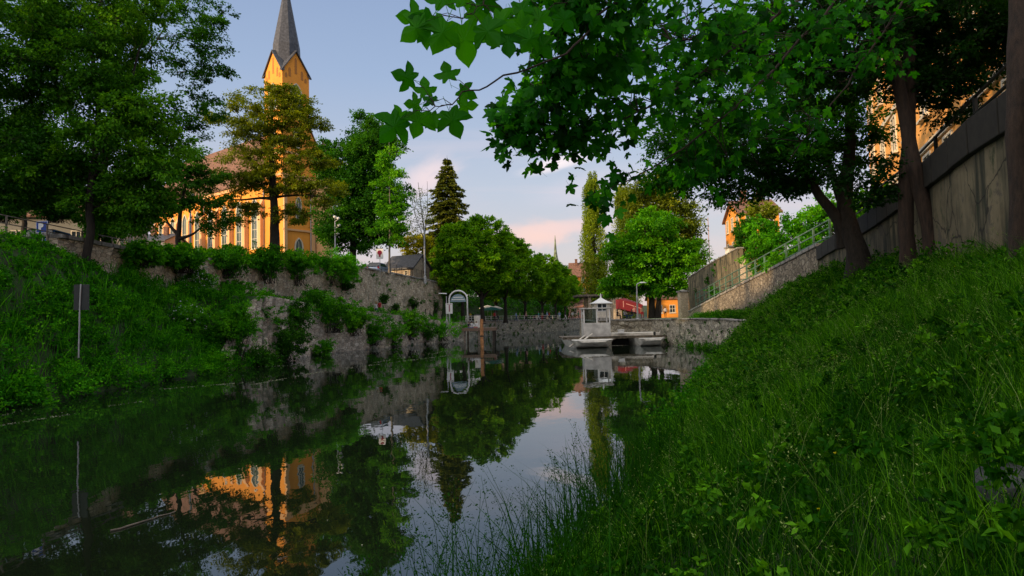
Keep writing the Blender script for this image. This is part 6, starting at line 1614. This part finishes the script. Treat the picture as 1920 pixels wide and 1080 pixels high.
def seeding(R, x, y, z, h, w, m, sz, curve=.2):
    """thin stalks each with a loose seed panicle"""
    n = len(x); a = R.uniform(0,2*PI,n); L_ = np.abs(R.normal(curve,.15,n)); dx,dy = np.cos(a)*L_,np.sin(a)*L_
    b = np.arctan2(y,x)+PI/2; wx, wy = np.cos(b)*w/2, np.sin(b)*w/2
    rows = []
    for u,wd in ((0,1.2),(.35,1),(.7,.8),(1,.3)):
        cx,cy,cz = x+dx*h*u**2, y+dy*h*u**2, z+h*(u-.1*u*u*L_)
        rows.append(np.column_stack([cx-wx*wd,cy-wy*wd,cz])); rows.append(np.column_stack([cx+wx*wd,cy+wy*wd,cz]))
    V = np.stack(rows,1).reshape(-1,3); k = (np.arange(n)*8)[:,None]
    F = np.concatenate([k+np.array([[2*i,2*i+1,2*i+3,2*i+2]]) for i in range(3)])
    A = np.repeat(R.uniform(.2,.7,n),8)
    i = np.repeat(np.arange(n),m); u = R.uniform(.72,1.0,len(i)); sp = (1.02-u)*h[i]*.33
    pos = np.column_stack([x[i]+dx[i]*h[i]*u**2, y[i]+dy[i]*h[i]*u**2, z[i]+h[i]*(u-.1*u*u*L_[i])])
    d = rand_dirs(R,len(i)); pos2 = pos+d*sp[:,None]*[1,1,.6]
    p = leaves(pos2, sz[i]*R.uniform(.7,1.6,len(i)), d*[1,1,.3]+[0,0,.5], rand_dirs(R,len(i)), tint=R.uniform(.3,1,len(i)), wid=.7)
    return np.concatenate([V,p[0]]), np.concatenate([F,p[1]+len(V)]), np.concatenate([A,p[2]])
grass_bank()

# rock in the bank at lower right
def rock(name, label, c, s, seed, mat):
    import bmesh
    bm = bmesh.new(); bmesh.ops.create_icosphere(bm, subdivisions=4, radius=1)
    R = np.random.default_rng(seed); ks = [(rand_dirs(R,1)[0], R.uniform(.55,.95)) for _ in range(14)]
    for v in bm.verts:
        p = np.array(v.co)
        for n_, k_ in ks:
            e = p@n_-k_
            if e>0: p = p-n_*e
        p += .05*np.sin(p[[1,2,0]]*7+seed)+.02*np.sin(p[[2,0,1]]*23); v.co = (p*s).tolist()
    me = D.meshes.new(name); bm.to_mesh(me); bm.free(); me.materials.append(mat)
    for p in me.polygons: p.use_smooth = False
    o = link(D.objects.new(name, me)); o.location = c.tolist(); tag(o, label, 'rock')
RKM = stonemat('mossy_rock', [(.05,.055,.055),(.10,.105,.11),(.07,.075,.08)], (.08,.085,.09), scale=.8, squash=1, moss=.4, bump=.5, edge=.02)
dd_ = np.linspace(2.5,14,800); qq = np.array([P(1902,872,d) for d in dd_]); hit = np.argmax(qq[:,2] < ground_z(qq[:,0],qq[:,1])+.25); q = qq[hit]; q[2] -= .1
rock('rock', 'grey mossy rock embedded in the grass at the lower right edge', q, np.array([.17,.15,.13]), 3, RKM)

# floating streaks and a stick on the water
def floating():
    R = np.random.default_rng(9); parts = []
    def streak(px0,py0,px1,py1,n,sz,spread):
        a = wp(px0,py0); b = wp(px1,py1); u = R.uniform(0,1,n); p = a+(b-a)*u[:,None]
        g = np.array([(.5+.5*math.sin(v*37+px0))*(.5+.5*math.sin(v*11.3)) for v in u]); k = R.uniform(0,1,n) < .35+.65*g; p = p[k]
        p[:,:2] += R.normal(size=(len(p),2))*spread; p[:,2] = .006+R.uniform(0,.004,len(p))
        t = np.column_stack([R.normal(size=(len(p),2)),np.zeros(len(p))])
        parts.append(leaves(p, sz*R.uniform(.4,1.4,len(p)), t, np.tile([0,0,1.],(len(p),1))+R.normal(size=(len(p),3))*.08, tint=R.uniform(.1,.9,len(p)), wid=.9))
    for s in ((0,798,135,776,150,.05,.06),(300,730,475,716,170,.07,.07),(470,722,640,690,260,.08,.09),(640,692,850,665,260,.10,.12),(560,700,760,690,110,.08,.12),(0,780,60,765,60,.05,.05),(200,762,300,748,50,.05,.06),(430,690,620,682,120,.09,.12),(700,680,860,655,140,.12,.15),(1180,770,1240,765,30,.03,.04)): streak(*s)
    n = 260; y = R.uniform(6,80,n); x = XL(y)+(XR(y)-XL(y))*R.uniform(0,1,n)**1.6; p = np.column_stack([x,y,np.full(n,.006)])
    parts.append(leaves(p, .03+.0012*y, np.column_stack([R.normal(size=(n,2)),np.zeros(n)]), np.tile([0,0,1.],(n,1)), tint=R.uniform(0,.6,n), wid=1))
    o = leaf_obj('floating_debris', parts, LEAF['pale']); tag(o, 'thin lines of pale pollen and leaf litter drifting on the river', 'debris', kind='stuff')
def wp(px,py):
    v = RM @ np.array([(px-960)/FPX,(540-py)/FPX,-1.0]); t = -CH/v[2]; return CAMPOS+v*t
floating()
def stick(label, a, b, r):
    A_,B_ = wp(*a), wp(*b); n=9; u = np.linspace(0,1,n)[:,None]; q = A_+(B_-A_)*u; R = np.random.default_rng(int(a[0])); q[:,:2] += R.normal(size=(n,2))*.015; q[:,2] = .012
    V,F = tube_np(q-A_, r*(1-.6*u[:,0]), 6); o = mesh_np('floating_stick', V, [F], WOODG); o.location = A_.tolist(); tag(o, label, 'stick')
stick('long pale stick floating at the lower left', (205,998), (328,962), .014)
stick('short pale stick floating near the middle bottom', (520,1050), (540,1046), .012)

# dark leafy slope behind the promenade and the far end
def far_green():
    R = np.random.default_rng(500); parts = []
    k = 420; y = R.uniform(106,210,k); x = XL(y)-R.uniform(14.5,26,k); z = ground_z(x,y)+R.uniform(.3,4.5,k)
    p,_ = clump_leaves(R, np.column_stack([x,y,z]), R.uniform(1.2,2.6,k), 90, .45, flat=.8, subs=8, tint_c=.4); parts.append(p)
    o = leaf_obj('far_hedge', parts, LEAF['dark']); tag(o, 'dark leafy slope behind the promenade trees', 'shrubbery', kind='stuff')
far_green()
bush('climbing_shrub', 'ivy at the very foot of the ramp railing against the garden wall', 1328,548,65,26,20,2600,.2,LEAF['leftd'],137,rd=.7,group=G3)
bush('climbing_shrub', 'broad ivy cushion on the garden wall top', 1362,504,59,30,24,3200,.2,LEAF['bush'],138,rd=.7,group=G3)
bush('climbing_shrub', 'bright shrub leaning over the lower ramp railing', 1365,548,58,44,22,3600,.20,LEAF['bush'],134,rd=.9,group=G3)
bush('climbing_shrub', 'tall shrub covering the pier beside the ramp', 1430,440,50,50,46,5200,.22,LEAF['bush'],135,rd=1.3,group=G3)
bush('climbing_shrub', 'shrub mass crowding the upper ramp railing by the forked trunk', 1530,470,37,50,34,4200,.18,LEAF['bush'],136,rd=1.0,group=G3)
bush('climbing_shrub', 'ivy hanging over the middle of the olive garden wall', 1350,530,61,34,22,3600,.18,LEAF['leftd'],131,rd=.7,group=G3)
bush('climbing_shrub', 'ivy hanging over the upper end of the olive garden wall', 1384,500,56,20,30,2600,.18,LEAF['bush'],132,rd=.6,group=G3)
bush('climbing_shrub', 'dense shrub wall between the stone pier and the ramp railing', 1450,515,43,46,30,4200,.18,LEAF['bush'],133,rd=1.0,group=G3)

# leafy growth along the foot of the right bank
def edge_growth():
    R = np.random.default_rng(600)
    k = 260; y = R.uniform(11,55,k); x = XR(y)+R.uniform(-.25,.7,k); z = np.maximum(ground_z(x,y),0)+R.uniform(.05,.45,k)
    p,_ = clump_leaves(R, np.column_stack([x,y,z]), R.uniform(.25,.6,k), 120, .085, flat=.85, subs=9, tint_c=.5)
    o = leaf_obj('bank_edge_growth', [p], LEAF['under']); tag(o, 'leafy weeds overhanging the water at the foot of the right bank', 'weeds', kind='stuff')
edge_growth()
